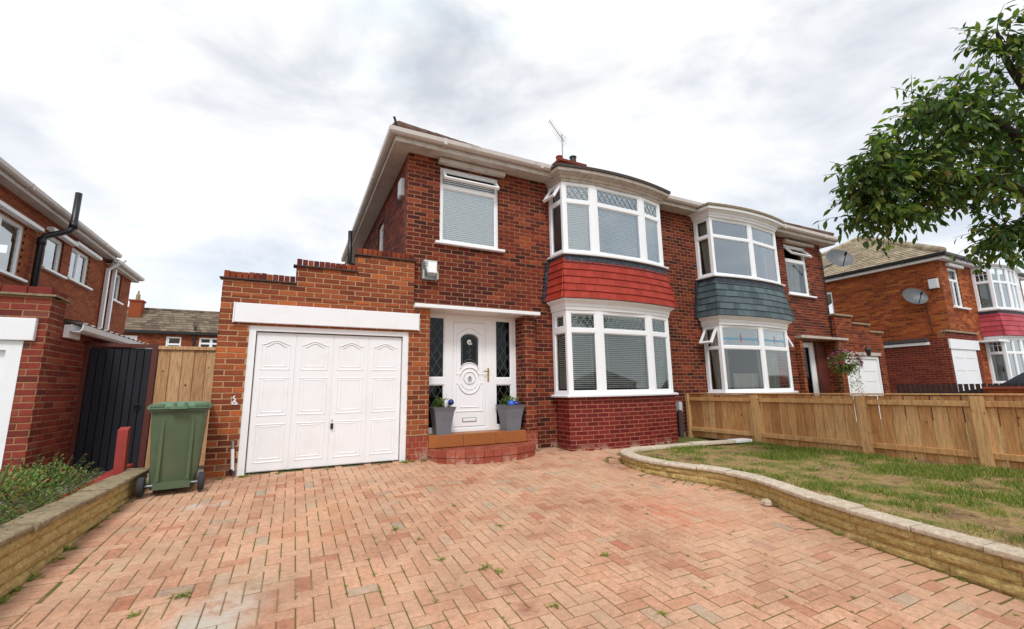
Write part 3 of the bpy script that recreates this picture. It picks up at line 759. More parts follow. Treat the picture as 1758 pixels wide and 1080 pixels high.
for k in range(16):
    for r_ in range(4):
        x0 = 2.06+k*.1; y0 = 6.79-r_*.1
        pe = [p for p in stp if abs(p[0]-(x0+.05)) < .12]
        if not pe or y0-.1 < min(p[1] for p in pe)+.10: continue
        mb = MB(); mb.box(x0+.003, x0+.097, y0-.097, y0-.003, .12, .142+random.uniform(-.002, .002)); mb.build('step_paver', 'brick_step', house)
ZB, ZT = .345, 2.35
doorset = frame('entrance_frame', FD, (1.94, 3.66, ZB, ZT), [
    dict(r=(1.99, 2.29, 1.25, 2.29), gl='glass_dark', lat=1, lm='lead_came', pitch=(.15, .24)), dict(r=(1.99, 2.29, .42, 1.14), gl='glass_dark', lat=1, lm='lead_came', pitch=(.15, .24)),
    dict(r=(3.25, 3.56, 1.24, 2.29), gl='glass_dark', lat=1, lm='lead_came', pitch=(.15, .24)), dict(r=(3.25, 3.56, .42, 1.13), gl='glass_dark', lat=1, lm='lead_came', pitch=(.15, .24)),
    dict(r=(2.43, 3.07, .40, 2.24), gl='glass_dark')], house, gl='glass_dark')
door = part('front_door', 'upvc', house, (2.452, 3.048, .425, 2.218, -.05, -.012), F=FD, ch=.004)
def oval(cx, z0, z1, wd):
    pts = []
    for k in range(25):
        a = math.pi*k/24; pts.append((cx + wd/2*math.cos(a), z1-.12 + .12*math.sin(a)**.9))
    pts += [(cx-wd/2, z0+.03)]
    for k in range(1, 16):
        a = math.pi*k/16; pts.append((cx-wd/2*math.cos(a), z0 + .0 + .13*math.sin(a)))
    pts += [(cx+wd/2, z0+.03), (cx+wd/2, z1-.12)]
    return pts
ov = oval(2.75, 1.38, 2.02, .34)
mb = MB(); i0 = len(mb.v); cen = (2.75, 1.75)
mb.v += [tuple(FD.p(*cen, -.0105))] + [tuple(FD.p(a, b_, -.0105)) for a, b_ in ov[:-1]]
mb.f += [(0, k+1, (k+1) % (len(ov)-1)+1) for k in range(len(ov)-1)]; mb.build('door_glass', 'glass_dark', door)
mb = MB(); mb.v += [tuple(FD.p(*cen, -.0112))] + [tuple(FD.p(a, b_, -.0112)) for a, b_ in ov[:-1]]
mb.f += [(0, k+1, (k+1) % (len(ov)-1)+1) for k in range(len(ov)-1)]; mb.build('glass_backing', 'black_plastic', door)
ring(FD, ov, -.012, .022, .012, door, 'glazing_bead', 'upvc')
ring(FD, oval(2.75, 1.44, 1.985, .27), -.0102, .004, .002, door, 'bevel_line', 'lead_came_light')
mb = MB()
for k in range(7):      # etched rose: overlapping petals
    a = k*.9; r_ = .012+.006*k; c_ = (2.75+r_*math.cos(a), 1.88+r_*math.sin(a)); pts = [(c_[0]+.019*math.cos(2*math.pi*j/10+a), c_[1]+.016*math.sin(2*math.pi*j/10+a)) for j in range(10)]
    mb.q(*[FD.p(x, y, -.0098+.0004*k) for x, y in pts])
mb.build('etched_rose', 'slat_cream', door); mb = MB()
for (a0, b0, a1, b1) in ((2.75, 1.84, 2.745, 1.56), (2.75, 1.70, 2.80, 1.76), (2.748, 1.66, 2.70, 1.72), (2.747, 1.6, 2.79, 1.64)):
    l_ = math.hypot(a1-a0, b1-b0); nx, nz = -(b1-b0)/l_*.003, (a1-a0)/l_*.003
    mb.q(FD.p(a0-nx, b0-nz, -.0099), FD.p(a1-nx, b1-nz, -.0099), FD.p(a1+nx, b1+nz, -.0099), FD.p(a0+nx, b0+nz, -.0099))
mb.build('etched_stem', 'lead_came', door)
circ = lambda cx, cz, r_, a0=0, a1=2*math.pi, n=32: [(cx+r_*math.cos(a0+(a1-a0)*k/n), cz+r_*math.sin(a0+(a1-a0)*k/n)) for k in range(n+1)]
ring(FD, circ(2.75, 1.245, .105), -.012, .02, .012, door, 'roundel', 'upvc'); ring(FD, circ(2.75, 1.245, .175, R(8), R(172)), -.012, .022, .012, door, 'roundel', 'upvc')
ring(FD, circ(2.75, 1.17, .20, R(195), R(345)), -.012, .022, .012, door, 'roundel', 'upvc'); ring(FD, circ(2.75, 1.20, .155, R(200), R(340)), -.012, .012, .008, door, 'roundel', 'upvc')
ring(FD, [(2.51, 2.0), (2.51, 1.31), (2.57, 1.31)], -.012, .02, .009, door, 'panel_moulding', 'upvc'); ring(FD, [(2.99, 2.0), (2.99, 1.31), (2.93, 1.31)], -.012, .02, .009, door, 'panel_moulding', 'upvc')
ring(FD, [(2.51, 2.0)] + [(2.51+.48*k/16, 2.0+.12*math.sin(math.pi*k/16)**1.5) for k in range(1, 16)] + [(2.99, 2.0)], -.012, .02, .009, door, 'panel_moulding', 'upvc')
ring(FD, [(2.55, 1.15), (2.51, 1.15), (2.51, .68), (2.99, .68), (2.99, 1.15), (2.95, 1.15)], -.012, .02, .011, door, 'panel_moulding', 'upvc')
ring(FD, [(2.585, 1.0), (2.585, .75), (2.915, .75), (2.915, 1.0)], -.012, .014, .011, door, 'panel_moulding', 'upvc')
mb = MB(); mb.fbox(FD, 2.62, 2.88, .50, .575, -.0115, -.004, ch=.003); lb = mb.build('letter_box', 'lead_came_light', door)
mb = MB(); mb.fbox(FD, 2.635, 2.865, .512, .563, -.0039, .001, ch=.003); mb.build('letter_flap', 'upvc', lb)
mb = MB(); mb.tube([FD.p(2.75, 1.26, -.012), FD.p(2.75, 1.26, .03)], .018, 10); mb.tube([FD.p(2.75+.03*math.cos(a), 1.225+.035*math.sin(a), .02) for a in [k*.5 for k in range(13)]], .006, 6); mb.build('door_knocker', 'grey_metal', door)
mb = MB(); mb.fbox(FD, 3.085, 3.118, 1.18, 1.42, .0005, .012, ch=.004); mb.tube([FD.p(3.10, 1.36, .01), FD.p(3.10, 1.36, .05), FD.p(3.03, 1.36, .055), FD.p(2.99, 1.36, .05)], .009, 8); mb.build('door_handle', 'brass', doorset)
part('hallway_panel', 'room', house, (1.95, 3.65, 7.5, 7.55, .2, 2.5))

# upper left window with its open vent
uw = frame('window', FF, (2.107, 3.235, 3.565, 4.97), [dict(r=(2.157, 3.185, 3.62, 4.60), gl='glass_pale'), dict(r=(2.157, 3.185, 4.66, 4.92), open=R(38))], house, d=-.045)
part('sill', 'upvc', uw, (2.02, 3.33, 3.52, 3.563, -.1, .075), F=FF, ch=.006)
part('window_hood', 'cream_fascia', uw, (2.06, 3.34, 5.0, 5.085, -.02, .11), F=FF, ch=.008)
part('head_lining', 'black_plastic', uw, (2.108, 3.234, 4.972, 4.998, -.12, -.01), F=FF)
blind(FF, 2.16, 3.18, 3.62, 4.86, -.115, R(-62), 'white venetian blind, closed, in the lone upstairs window above the porch')
room(1.7, 4.2, 7.06, 10, 3.2, 5.08, house)
sw = frame('side_window', FL(1.54), (-9.9, -9.2, 3.77, 4.75), [dict(r=(-9.85, -9.25, 3.83, 4.69))], house, d=-.05)
part('sill', 'upvc', sw, (-9.95, -9.15, 3.72, 3.765, -.06, .05), F=FL(1.54), ch=.004)
# alarm box, security light
mb = MB(); A = FL(1.54); mb.fbox(A, -7.42, -7.2, 4.42, 4.74, 0, .075, ch=.02); ab = mb.build('alarm_box', 'lamp_white', house)
mb = MB(); mb.fbox(FF, 1.80, 2.05, 2.87, 3.17, 0, .03, ch=.004)
lightbox = mb.build('security_light', 'grey_metal', house)
mb = MB(); P4 = lambda d0, d1, z: [FF.p(1.795, z, d0), FF.p(2.055, z, d0), FF.p(2.02, z, d1), FF.p(1.83, z, d1)]
mb.hexa([FF.p(1.795, 3.185, .03), FF.p(1.90, 2.93, .03), FF.p(1.86, 2.95, .17), FF.p(1.80, 3.16, .17)], [FF.p(2.05, 3.185, .03), FF.p(2.05, 2.93, .03), FF.p(2.02, 2.95, .17), FF.p(2.02, 3.16, .17)])
mb.build('light_hood', 'lamp_white', lightbox)
mb = MB(); 
for k in range(3): mb.fbox(FF, 1.805, 1.86, 3.06+k*.03, 3.068+k*.03, .171, .174)
mb.build('vent_slot', 'black_plastic', lightbox)
mb = MB(); mb.fbox(FF, 1.87, 2.01, 2.955, 3.13, .171, .178, ch=.003); mb.build('light_lens', 'slat_white', lightbox)
part('light_flap', 'lamp_white', lightbox, (1.80, 1.812, 2.86, 3.0, .03, .14), (2.038, 2.05, 2.86, 3.0, .03, .14), F=FF)

# two-storey bay
def bay(house, x0, xs, x1, yc, bul, arcseg, mats, light_fn, low=(.93, 2.46), high=(3.55, 4.97), left_light=None, names=('red', 'red'), tiles=6):
    """x0, x1: side returns, xs: plan points of front facets"""
    pl = [(x0, YF-.01)] + xs + [(x1, YF-.01)]
    front = arc(xs[0][0], xs[-1][0], yc, bul)
    outline = [(x0, YF-.005)] + front + [(x1, YF-.005)]
    for stage, (z0, z1) in (('ground', low), ('upper', high)):
        for k in range(len(pl)-1):
            a, b_ = Vector(pl[k]), Vector(pl[k+1]); Ln = (b_-a).length; F = Fr(a, b_-a)
            light_fn(stage, k, F, Ln, z0, z1)
    # window boards and cornices
    part_s = []
    for nm, (za, zb), prof, mt_ in (
        ('bay_sill', None, [(-.12, low[0]-.045), (.075, low[0]-.045), (.08, low[0]-.015), (.04, low[0]-.002), (-.12, low[0]-.002)], 'upvc'),
        ('bay_sill', None, [(-.12, high[0]-.05), (.085, high[0]-.05), (.09, high[0]-.018), (.04, high[0]-.002), (-.12, high[0]-.002)], 'upvc')) if False else ():
        pass
    for z, nm in ((low[0], 'bay_sill'), (high[0], 'bay_sill')):
        mb = MB(); mb.sweep(outline, [(-.14, z-.002), (-.14, z-.045), (.075, z-.045), (.08, z-.018), (.04, z-.002)][::-1]); mb.build(nm, 'upvc', house)
    z = low[1]; mb = MB()
    mb.sweep(outline, [(-.14, z+.002), (.018, z+.002), (.022, z+.06), (.035, z+.065), (.035, z+.115), (.075, z+.15), (.11, z+.165), (.12, z+.195), (-.14, z+.2)]); mb.build('cornice', mats['cornice_low'], house)
    z = high[1]; mb = MB()
    mb.sweep(outline, [(-.14, z+.002), (.02, z+.002), (.024, z+.05), (.05, z+.06), (.055, z+.10), (.12, z+.13), (.17, z+.145), (.18, z+.20), (.0, z+.205), (-.14, z+.205)]); mb.build('cornice', mats['cornice_high'], house)
    mb = MB(); mb.sweep(outline, [(-.3, z+.207), (.20, z+.207), (.205, z+.26), (.14, z+.275), (-.3, z+.31)])
    n = len(outline); i0 = len(mb.v)
    mb.f.append(tuple(range(i0, i0+n))); mb.v += [(p[0], max(p[1], YF-.4) + .22 if False else p[1]+.2, z+.29) for p in outline]
    mb.build('bay_roof', mats['roof'], house)
    # head/ceiling slabs between storeys, so the bay is closed
    for za in (low[1]+.02, high[0]-.06, high[1]+.05):
        mb = MB(); ins = [(p[0]+(.1 if k == 0 else -.1 if k == n-1 else 0), p[1]+.06) for k, p in enumerate(outline)]
        mb.v += [(p[0], p[1], za) for p in ins] + [(p[0], p[1], za+.02) for p in ins]
        mb.f += [tuple(reversed(range(n))), tuple(range(n, 2*n))]; mb.build('bay_floor', 'room', house)
    # hung tiles
    zt, zb = high[0]-.05, low[1]+.2
    sides = [[(x0, YF-.005), front[0]], front, [front[-1], (x1, YF-.005)]]
    ap = tile_apron(sides, zt, zb, .13, tiles, mats['tile'], house)
    scallop([(x0, YF-.005), front[0]], zt+.01, zt-.12, .04, house); scallop(front, zt+.01, zt-.115, .045, house, off=.03)
    mb = MB()
    for k in range(11):
        za, zc = zb + (zt-zb)*k/11, zb + (zt-zb)*(k+1)/11; o = lambda z_: .13*(zt-z_)/(zt-zb)
        mb.hexa([(x0-o(za)-.11, YF-.012, za), (x0-o(za)+.02, YF-.012, za), (x0-o(zc)+.02, YF-.012, zc), (x0-o(zc)-.07, YF-.012, zc)], [(x0-o(za)-.11, YF-.03, za), (x0-o(za)+.02, YF-.03, za), (x0-o(zc)+.02, YF-.03, zc), (x0-o(zc)-.07, YF-.03, zc)])
    mb.build('lead_flashing', 'navy_lead', house)
    return outline
XS = [(4.37, 6.50), (5.03, 6.385), (6.27, 6.385), (6.90, 6.50)]
def main_lights(stage, k, F, Ln, z0, z1):
    tr = 2.085 if stage == 'ground' else 4.585
    lm = 'lead_came_light' if stage == 'ground' else 'lead_came'; gp = 'glass' if stage == 'ground' else 'glass_pale'
    if k == 0: m0, m1 = .06, .05
    else: m0, m1 = .085, .085
    if k == 4: m0, m1 = .05, .06
    top = dict(r=(m0, Ln-m1, tr+.035, z1-.055), lat=True, lm=lm, gl=gp); bot = dict(r=(m0, Ln-m1, z0+.055, tr-.035), gl=gp if k != 0 else 'glass')
    if k == 0: top['lat'] = False
    if k == 0 and stage == 'upper': top['open'] = R(32)
    if k == 0 and stage == 'ground': top['r'] = (m0+.035, Ln-m1-.035, tr+.07, z1-.09)
    frame('bay_window', F, (0, Ln, z0, z1), [top, bot], house, d=.0, depth=.07, gl=gp)
    nm = {0: 'left return', 1: 'narrow left light', 2: 'wide middle light', 3: 'narrow right light', 4: 'right return'}[k]
    st = 'ground-floor bay above the red painted brick' if stage == 'ground' else 'upstairs bay above the red hung tiles'
    blind(F, m0+.01, Ln-m1-.01, z0+.06, z1-.07, -.09, R(-36) if stage == 'ground' else (R(-8) if k == 0 else R(-62)), f'white venetian blind in {nm} of the {st}', 'slat_white' if stage == 'upper' else 'slat_cream')
outl = bay(house, 4.33, XS, 6.93, 6.50, .135, None, dict(cornice_low='white_paint', cornice_high='old_cornice', roof='felt_dark', tile='tile_red'), main_lights)
room(4.2, 7.55, YF+.2, 10.5, .2, 2.55, house); room(4.25, 7.55, YF+.2, 10.5, 3.1, 5.08, house)
# painted brick base of the bay
at, Ln = along(arc(4.36, 6.93, 6.49, .125, 24)); 
base = MB(); base.sweep([(4.36, YF-.01)] + arc(4.36, 6.93, 6.49, .125, 24) + [(6.93, YF-.01)], [(-.12, -.15), (-.006, -.15), (-.006, .885), (-.12, .885)])
base = base.build('bay_base', 'mortar_red', house)
n = 0; rest = MB()
FLb = Fr((4.36, YF), (0, -1))
for k in range(-2, 12):
    z0, z1 = k*.075+.0065, (k+1)*.075-.0065
    if z1 > .886: z1 = .884
    s_ = -.1125 if k % 2 else 0
    while s_ < Ln:
        a, b_ = max(0, s_+.0065), min(Ln, s_+.2185)
        if b_-a > .02:
            (p0, d0), (p1, d1) = at(a), at(b_); Fb = Fr(p0, p1-p0); mb = MB(); mb.fbox(Fb, 0, (p1-p0).length, z0, z1, -.03, random.uniform(-.001, .002), ch=.004); mb.build('brick', 'brick_painted_red', base)
        s_ += .225
    u = 0 if k % 2 else -.1125
    while u < .43:
        a, b_ = max(0, u+.0065), min(.43, u+.2185)
        if b_-a > .02: mb = MB(); mb.fbox(FLb, a, b_, z0, z1, -.03, random.uniform(-.001, .002), ch=.004); mb.build('brick', 'brick_painted_red', base)
        u += .225

mb = MB(); mb.tube([(7.42, 6.86, 0), (7.42, 6.86, .55)], .05, 8); mb.build('drain_pipe', 'felt_dark', house)
part('meter_box', 'lamp_white', house, (7.4, 7.49, .5, .72, 0, .09), F=FF, ch=.006)
# eaves: soffit, fascia, gutter along front and side of the pair
def eaves(poly, zs, parent, mat='cream_fascia', gmat='gutter_plastic', over=.27):
    mb = MB(); mb.sweep(poly, [(-.25, zs), (over, zs), (over, zs+.018), (-.25, zs+.018)]); mb.build('soffit', mat, parent)
    mb = MB(); mb.sweep(poly, [(over+.001, zs-.012), (over+.02, zs-.012), (over+.02, zs+.17), (over+.001, zs+.17)]); mb.build('fascia', mat, parent)
    g = over+.022; prof = [(g, zs+.17), (g, zs+.085), (g+.035, zs+.07), (g+.075, zs+.07), (g+.105, zs+.10), (g+.112, zs+.17), (g+.104, zs+.17), (g+.098, zs+.105), (g+.072, zs+.08), (g+.038, zs+.08), (g+.008, zs+.095), (g+.008, zs+.17)]
    mb = MB(); mb.sweep(poly, prof); gt = mb.build('gutter', gmat, parent)
    at, Ln = along(poly); mb = MB(); s_ = .5
    while s_ < Ln-.3:
        p, d = at(s_); nv = Vector((d.y, -d.x)); F = Fr(p, d)
        mb.fbox(F, -.03, .03, zs+.062, zs+.175, g-.001, g+.116); s_ += 1.9
    if mb.f: mb.build('gutter_clip', gmat, parent)
eaves([(1.54, 14.5), (1.54, YF), (4.33, YF)], 5.10, house); eaves([(6.95, YF), (7.649, YF)], 5.10, house)

# ------------------------------------------------------------------ roofs
def slope_tiles(name, quad, mat, parent, tw=.3, ex=.28, singles=False):
    """quad: eave-left, eave-right, ridge-right, ridge-left; courses of lapped tiles"""
    a, b_, c_, d_ = [Vector(p) for p in quad]; up_ = ((d_+c_)/2-(a+b_)/2); H = up_.length
    nrm = (b_-a).cross(c_-a).normalized()
    base = MB(); base.q(a, b_, c_, d_); rf = base.build(name, 'felt_dark', parent)
    mb = MB(); rows = max(1, int(H/ex))
    for r_ in range(rows):
        t0, t1 = r_/rows, min(1, (r_+1.15)/rows)
        l0, r0_, l1, r1_ = a.lerp(d_, t0), b_.lerp(c_, t0), a.lerp(d_, t1), b_.lerp(c_, t1)
        wd = (r0_-l0).length; n = max(1, int(wd/tw)); sh = .5 if r_ % 2 else 0
        for k in range(-1, n+1):
            s0, s1 = max(0, (k+sh)/n), min(1, (k+1+sh)/n-.0008)
            if s1-s0 < .01: continue
            b4 = [l0.lerp(r0_, s0), l0.lerp(r0_, s1), l1.lerp(r1_, s1), l1.lerp(r1_, s0)]
            lift = [.03, .03, .006, .006]; e = random.uniform(0, .006)
            mb.hexa([p + nrm*.002 for p in b4], [p + nrm*(lf+e) for p, lf in zip(b4, lift)])
    tag(mb.build('roof_tiles', mat, rf), kind='stuff')
    return rf
def ridge_run(p0, p1, parent, mat='ridge_tile', r_=.12, step=.42):
    p0, p1 = Vector(p0), Vector(p1); n = max(1, int((p1-p0).length/step))
    for k in range(n):
        a, b_ = p0.lerp(p1, k/n), p0.lerp(p1, (k+.97)/n); mb = MB(); mb.tube([a, b_], [r_*1.03, r_], 10); mb.build('ridge_tile', mat, parent, True)
def hip_roof(x0, x1, y0, y1, z, pitch, parent, mat, hipL=True, hipR=True, ridge='ridge_tile', tw=.3, sides='FLRB', ex=.28):
    h = (y1-y0)/2; rz = z + h*math.tan(pitch); ym = (y0+y1)/2
    xl = x0+h if hipL else x0; xr = x1-h if hipR else x1
    main = None
    if 'F' in sides: main = slope_tiles('roof', [(x0, y0, z), (x1, y0, z), (xr, ym, rz), (xl, ym, rz)], mat, parent, tw, ex)
    if 'B' in sides: mb = MB(); mb.q((x1, y1, z), (x0, y1, z), (xl, ym, rz), (xr, ym, rz)); mb.build('roof', mat, parent)
    if hipL and 'L' in sides: slope_tiles('roof', [(x0, y1, z), (x0, y0, z), (xl, ym, rz), (xl, ym, rz)], mat, parent, tw, ex)
    if hipR and 'R' in sides: slope_tiles('roof', [(x1, y0, z), (x1, y1, z), (xr, ym, rz), (xr, ym, rz)], mat, parent, tw, ex)
    ridge_run((xl, ym, rz), (xr, ym, rz), main, ridge)
    if hipL: ridge_run((x0+.05, y0+.05, z+.06), (xl, ym, rz), main, ridge); ridge_run((x0+.05, y1-.05, z+.06), (xl, ym, rz), main, ridge)
    if hipR: ridge_run((x1-.05, y0+.05, z+.06), (xr, ym, rz), main, ridge)
    return main
rf = hip_roof(1.24, 7.65, 6.63, 14.8, 5.27, R(31.5), house, 'roof_tile', True, False)
mb = MB(); mb.tube([(1.26, 6.62, 5.33), (1.22, 6.58, 5.42), (1.2, 6.56, 5.45)], .02, 8); mb.build('hip_iron', 'felt_dark', house)
mb = MB(); mb.box(7.05, 7.98, 10.5, 11.1, 7.2, 8.05); mb.box(7.0, 8.03, 10.45, 11.15, 8.05, 8.14); ck = mb.build('chimney', 'brick_neighbour', house)
for x, h, m_ in ((7.22, .2, 'brick_plinth'), (7.75, .32, 'black_plastic')):
    mb = MB(); mb.lathe((x, 10.8, 8.14), [(.13, 0), (.13, .04), (.11, .06), (.10, h), (.12, h+.02), (.12, h+.05)], 16); mb.build('chimney_pot', m_, ck)
mb = MB(); ax, ay = 7.28, 10.7
mb.tube([(ax, ay, 8.0), (ax, ay, 9.15)], .018, 6)
boom0, boom1 = Vector((ax+.1, ay+.05, 8.95)), Vector((ax-.62, ay-.25, 9.3)); mb.tube([boom0, boom1], .011, 6)
for k in range(12):
    p = boom0.lerp(boom1, .1+k*.08); l_ = .1 - k*.003; dv = Vector((.25, -.6, .5)).normalized()*l_*1.3; mb.tube([p-dv, p+dv], .005, 5)
for dz in (-.1, 0, .1): mb.tube([boom0+Vector((.02, .12, dz)), boom0+Vector((.02, -.12, dz))], .006, 5)
mb.build('tv_aerial', 'grey_metal', ck)
# soil pipe and rear eaves on the far end of the side wall
mb = MB(); mb.tube([(1.45, 11.6, 3.2), (1.44, 11.6, 4.1), (1.12, 11.6, 4.35), (1.10, 11.6, 5.2)], .055, 10); mb.build('soil_pipe', 'black_plastic', house, True)

# ------------------------------------------------------------------ adjoining house (right half)
nh = thing('house', (10.7, 7, 0), 'adjoining brick semi-detached house with grey slate-hung bay and dark porch', 'house', 'semi-detached houses')
wall('front_wall', FF, [(7.653, 13.74, -.05, 5.12)], [(11.97, 12.97, 3.47, 4.95), (8.44, 10.94, -.05, 5.0), (12.06, 13.78, -.1, 2.26)], nh, 'brick_main', phase=.05)
wall('garage_front', FG, [(13.2, 14.62, -.05, 2.98), (14.62, 15.55, -.05, 2.78), (15.55, 16.25, -.05, 2.57)], [(12.8, 13.745, -.1, 5), (14.0, 15.9, -.1, 1.85), (13.745, 14.0, -.1, 0)], nh, 'brick_neighbour', 'mortar_right', singles=True)
wall('porch_pier', FG, [(11.93, 12.06, 0, 2.25)], [], nh, 'brick_neighbour', thick=.1)
wall('pier_return', FL(11.928), [(-6.93, -6.804, 0, 2.25)], [], nh, 'brick_neighbour', thick=.05, singles=False)
wall('garage_return', FL(13.743), [(-6.93, -6.804, 2.26, 2.98), (-7.149, -6.804, -.05, 2.26)], [], nh, 'brick_neighbour', thick=.05, singles=False)
part('parapet_coping', 'coping_weathered', nh, (13.7, 14.66, 2.985, 3.04, -.15, .04), (14.6, 15.6, 2.785, 2.835, -.15, .04), (15.5, 16.3, 2.575, 2.625, -.15, .04), F=FG, ch=.005)
part('canopy', 'old_cornice', nh, (11.95, 14.2, 2.27, 2.34, -.4, .06), F=FG, ch=.006)
part('garage_lintel', 'old_cornice', nh, (13.9, 16.0, 1.86, 1.96, -.1, .012), F=FG, ch=.004)
gdn = part('garage_door', 'white_paint', nh, (14.0, 15.9, 0, 1.85, -.12, -.07), F=FG)
mb = MB(); slab(mb, FG, [(14.0, 15.9, 0, 1.85)], [(14.08, 15.82, 0, 1.78)], -.069, -.03); mb.build('door_frame', 'white_paint', gdn)
for zz in (.4, .75, 1.1, 1.4): part('panel_groove', 'cream_fascia', gdn, (14.2, 14.85, zz, zz+.012, -.0695, -.064), (15.05, 15.7, zz, zz+.012, -.0695, -.064), F=FG)
FD2 = FX(7.22)
frame('entrance_frame', FD2, (12.0, 13.3, 0, 2.22), [dict(r=(12.08, 12.62, .1, 2.1), gl='glass_dark'), dict(r=(12.78, 13.1, .1, 2.1), gl='glass_dark')], nh)
part('hallway_panel', 'room', nh, (11.95, 13.8, 7.55, 7.6, -.1, 2.4))
part('porch_reveal', 'brown_stain', nh, (13.3, 13.76, 7.15, 7.25, -.05, 2.26))
nw = frame('window', FF, (11.97, 12.97, 3.50, 4.92), [dict(r=(12.02, 12.92, 3.56, 4.44)), dict(r=(12.02, 12.92, 4.53, 4.87), open=R(40))], nh, d=-.04)
part('sill', 'upvc', nw, (11.9, 13.15, 3.455, 3.498, -.1, .07), F=FF, ch=.005); part('window_hood', 'old_cornice', nw, (11.95, 13.3, 4.96, 5.04, -.02, .09), F=FF, ch=.006)
room(11.2, 13.7, 7.06, 10, 3.2, 5.08, nh); room(8.3, 11.1, YF+.2, 10.5, .2, 2.55, nh); room(8.3, 11.1, YF+.2, 10.5, 3.1, 5.08, nh)
XN = [(8.46, 6.50), (9.75, 6.385), (10.92, 6.50)]
def nb_lights(stage, k, F, Ln, z0, z1):
    tr = 1.90 if stage == 'ground' else 4.5
    m0 = m1 = .07
    top = dict(r=(m0, Ln-m1, tr+.03, z1-.05), gl='glass_pale' if k else 'glass'); bot = dict(r=(m0, Ln-m1, z0+.05, tr-.03), gl=('glass_pale' if stage == 'upper' else 'glass') if k else 'glass')
    if stage == 'ground' and k in (0, 3): top['open'] = R(35)
    fr = frame('bay_window', F, (0, Ln, z0, z1), [top, bot], nh, gl='glass')
    if stage == 'ground' and k in (1, 2):
        a, b_ = m0+.02, Ln-m1-.02; zc = (tr+z1)/2-.05; mb = MB(); mb.fbox(F, a, b_, zc-.03, zc+.02, -.029, -.0285); mb.build('stained_band', 'teal_glass', fr)
        mb = MB(); c_ = (a+b_)/2; mb.q(F.p(c_, zc-.1, -.0282), F.p(c_+.035, zc, -.0282), F.p(c_, zc+.13, -.0282), F.p(c_-.035, zc, -.0282)); mb.build('stained_motif', 'rose_glass', fr)
bay(nh, 8.42, XN, 10.96, 6.50, .12, None, dict(cornice_low='white_paint', cornice_high='white_paint', roof='coping_weathered', tile='tile_slate'), nb_lights, low=(.90, 2.40), high=(3.55, 4.95), tiles=6)
part('bay_base', 'brick_neighbour', nh, (8.44, 10.95, 6.5, 6.9, -.1, .85))
for stage, z0, z1 in (('ground-floor', .95, 2.35), ('upstairs', 3.6, 4.9)):
    Fs = Fr((8.42, YF-.01), (8.46-8.42, 6.5-YF+.01)); curtain(Fs, .06, .26, z0, z1, -.16, f'pale curtain hanging at the side of the {stage} slate-hung bay', .06)
    Fs = Fr((9.75, 6.385), (1.17, .115)); curtain(Fs, .05, .95 if stage == 'ground-floor' else .25, z0, z1, -.2, f'net curtain in the right light of the {stage} slate-hung bay', .0)
Fs = Fr((8.46, 6.5), (1.29, -.115))
curtain(Fs, .06, .42, .95, 2.35, -.22, 'cream curtain drawn aside in the wide left light of the ground-floor slate-hung bay', -.05); curtain(Fs, .45, 1.22, .95, 1.32, -.16, 'low lace net across the wide left light of the ground-floor slate-hung bay', 0)
curtain(FF, 12.25, 12.9, 3.55, 4.5, -.2, 'white curtain in the small upstairs window beside the slate-hung bay', -.1)
eaves([(7.652, YF), (8.42, YF)], 5.10, nh); eaves([(10.98, YF), (13.74, YF), (13.74, 14.5)], 5.10, nh)
hip_roof(7.655, 14.04, 6.63, 14.8, 5.27, R(31.5), nh, 'roof_tile', False, True)
def dish(c, n_, parent, wallp):
    c = Vector(c); n_ = Vector(n_).normalized(); a = n_.cross(Vector((0, 0, 1))).normalized(); b_ = a.cross(n_); mb = MB()
    rings = []
    for k in range(5):
        r_ = .36*k/4; i = len(mb.v); rings.append(i); mb.v += [tuple(c + a*(r_*math.cos(j*math.pi/12)) + b_*(r_*.9*math.sin(j*math.pi/12)) + n_*(.10*(k/4)**2)) for j in range(24)]
    for p, q in zip(rings, rings[1:]): mb.f += [(p+j, p+(j+1) % 24, q+(j+1) % 24, q+j) for j in range(24)]
    dsh = mb.build('satellite_dish', 'dish_grey', parent, True)
    mb = MB(); mb.tube([c - b_*.3 + n_*.07, c + n_*.38 - b_*.08], .012, 6); mb.tube([c + n_*.32 - b_*.1, c+n_*.42 - b_*.06], .03, 8); mb.build('dish_arm', 'black_plastic', dsh)
    mb = MB(); mb.tube([c - n_*.01, c - n_*.12, wallp], .02, 6); mb.build('dish_bracket', 'grey_metal', dsh)
dish((13.95, 6.6, 4.6), (-.5, -.78, .42), nh, (13.76, 7.0, 4.4))
mb = MB(); mb.tube([(13.71, 6.9, .1), (13.71, 6.9, 4.9)], .012, 6); mb.build('aerial_cable', 'black_plastic', nh)
# wall lantern by the garage
ln = MB(); LX, LY, LZ = 14.9, 6.62, 1.98
ln.lathe((LX, LY, LZ-.14), [(.03, 0), (.045, .02), (.075, .17), (.085, .18), (.05, .24), (.012, .27)], 6); ln.tube([(LX, LY, LZ+.12), (LX, LY+.03, LZ+.2), (LX, 6.79, LZ+.16)], .012, 6); ln.build('wall_lantern', 'black_plastic', nh)
mb = MB(); mb.lathe((LX, LY, LZ-.11), [(.047, 0), (.072, .13)], 6); mb.build('lantern_glass', 'slat_white', nh)

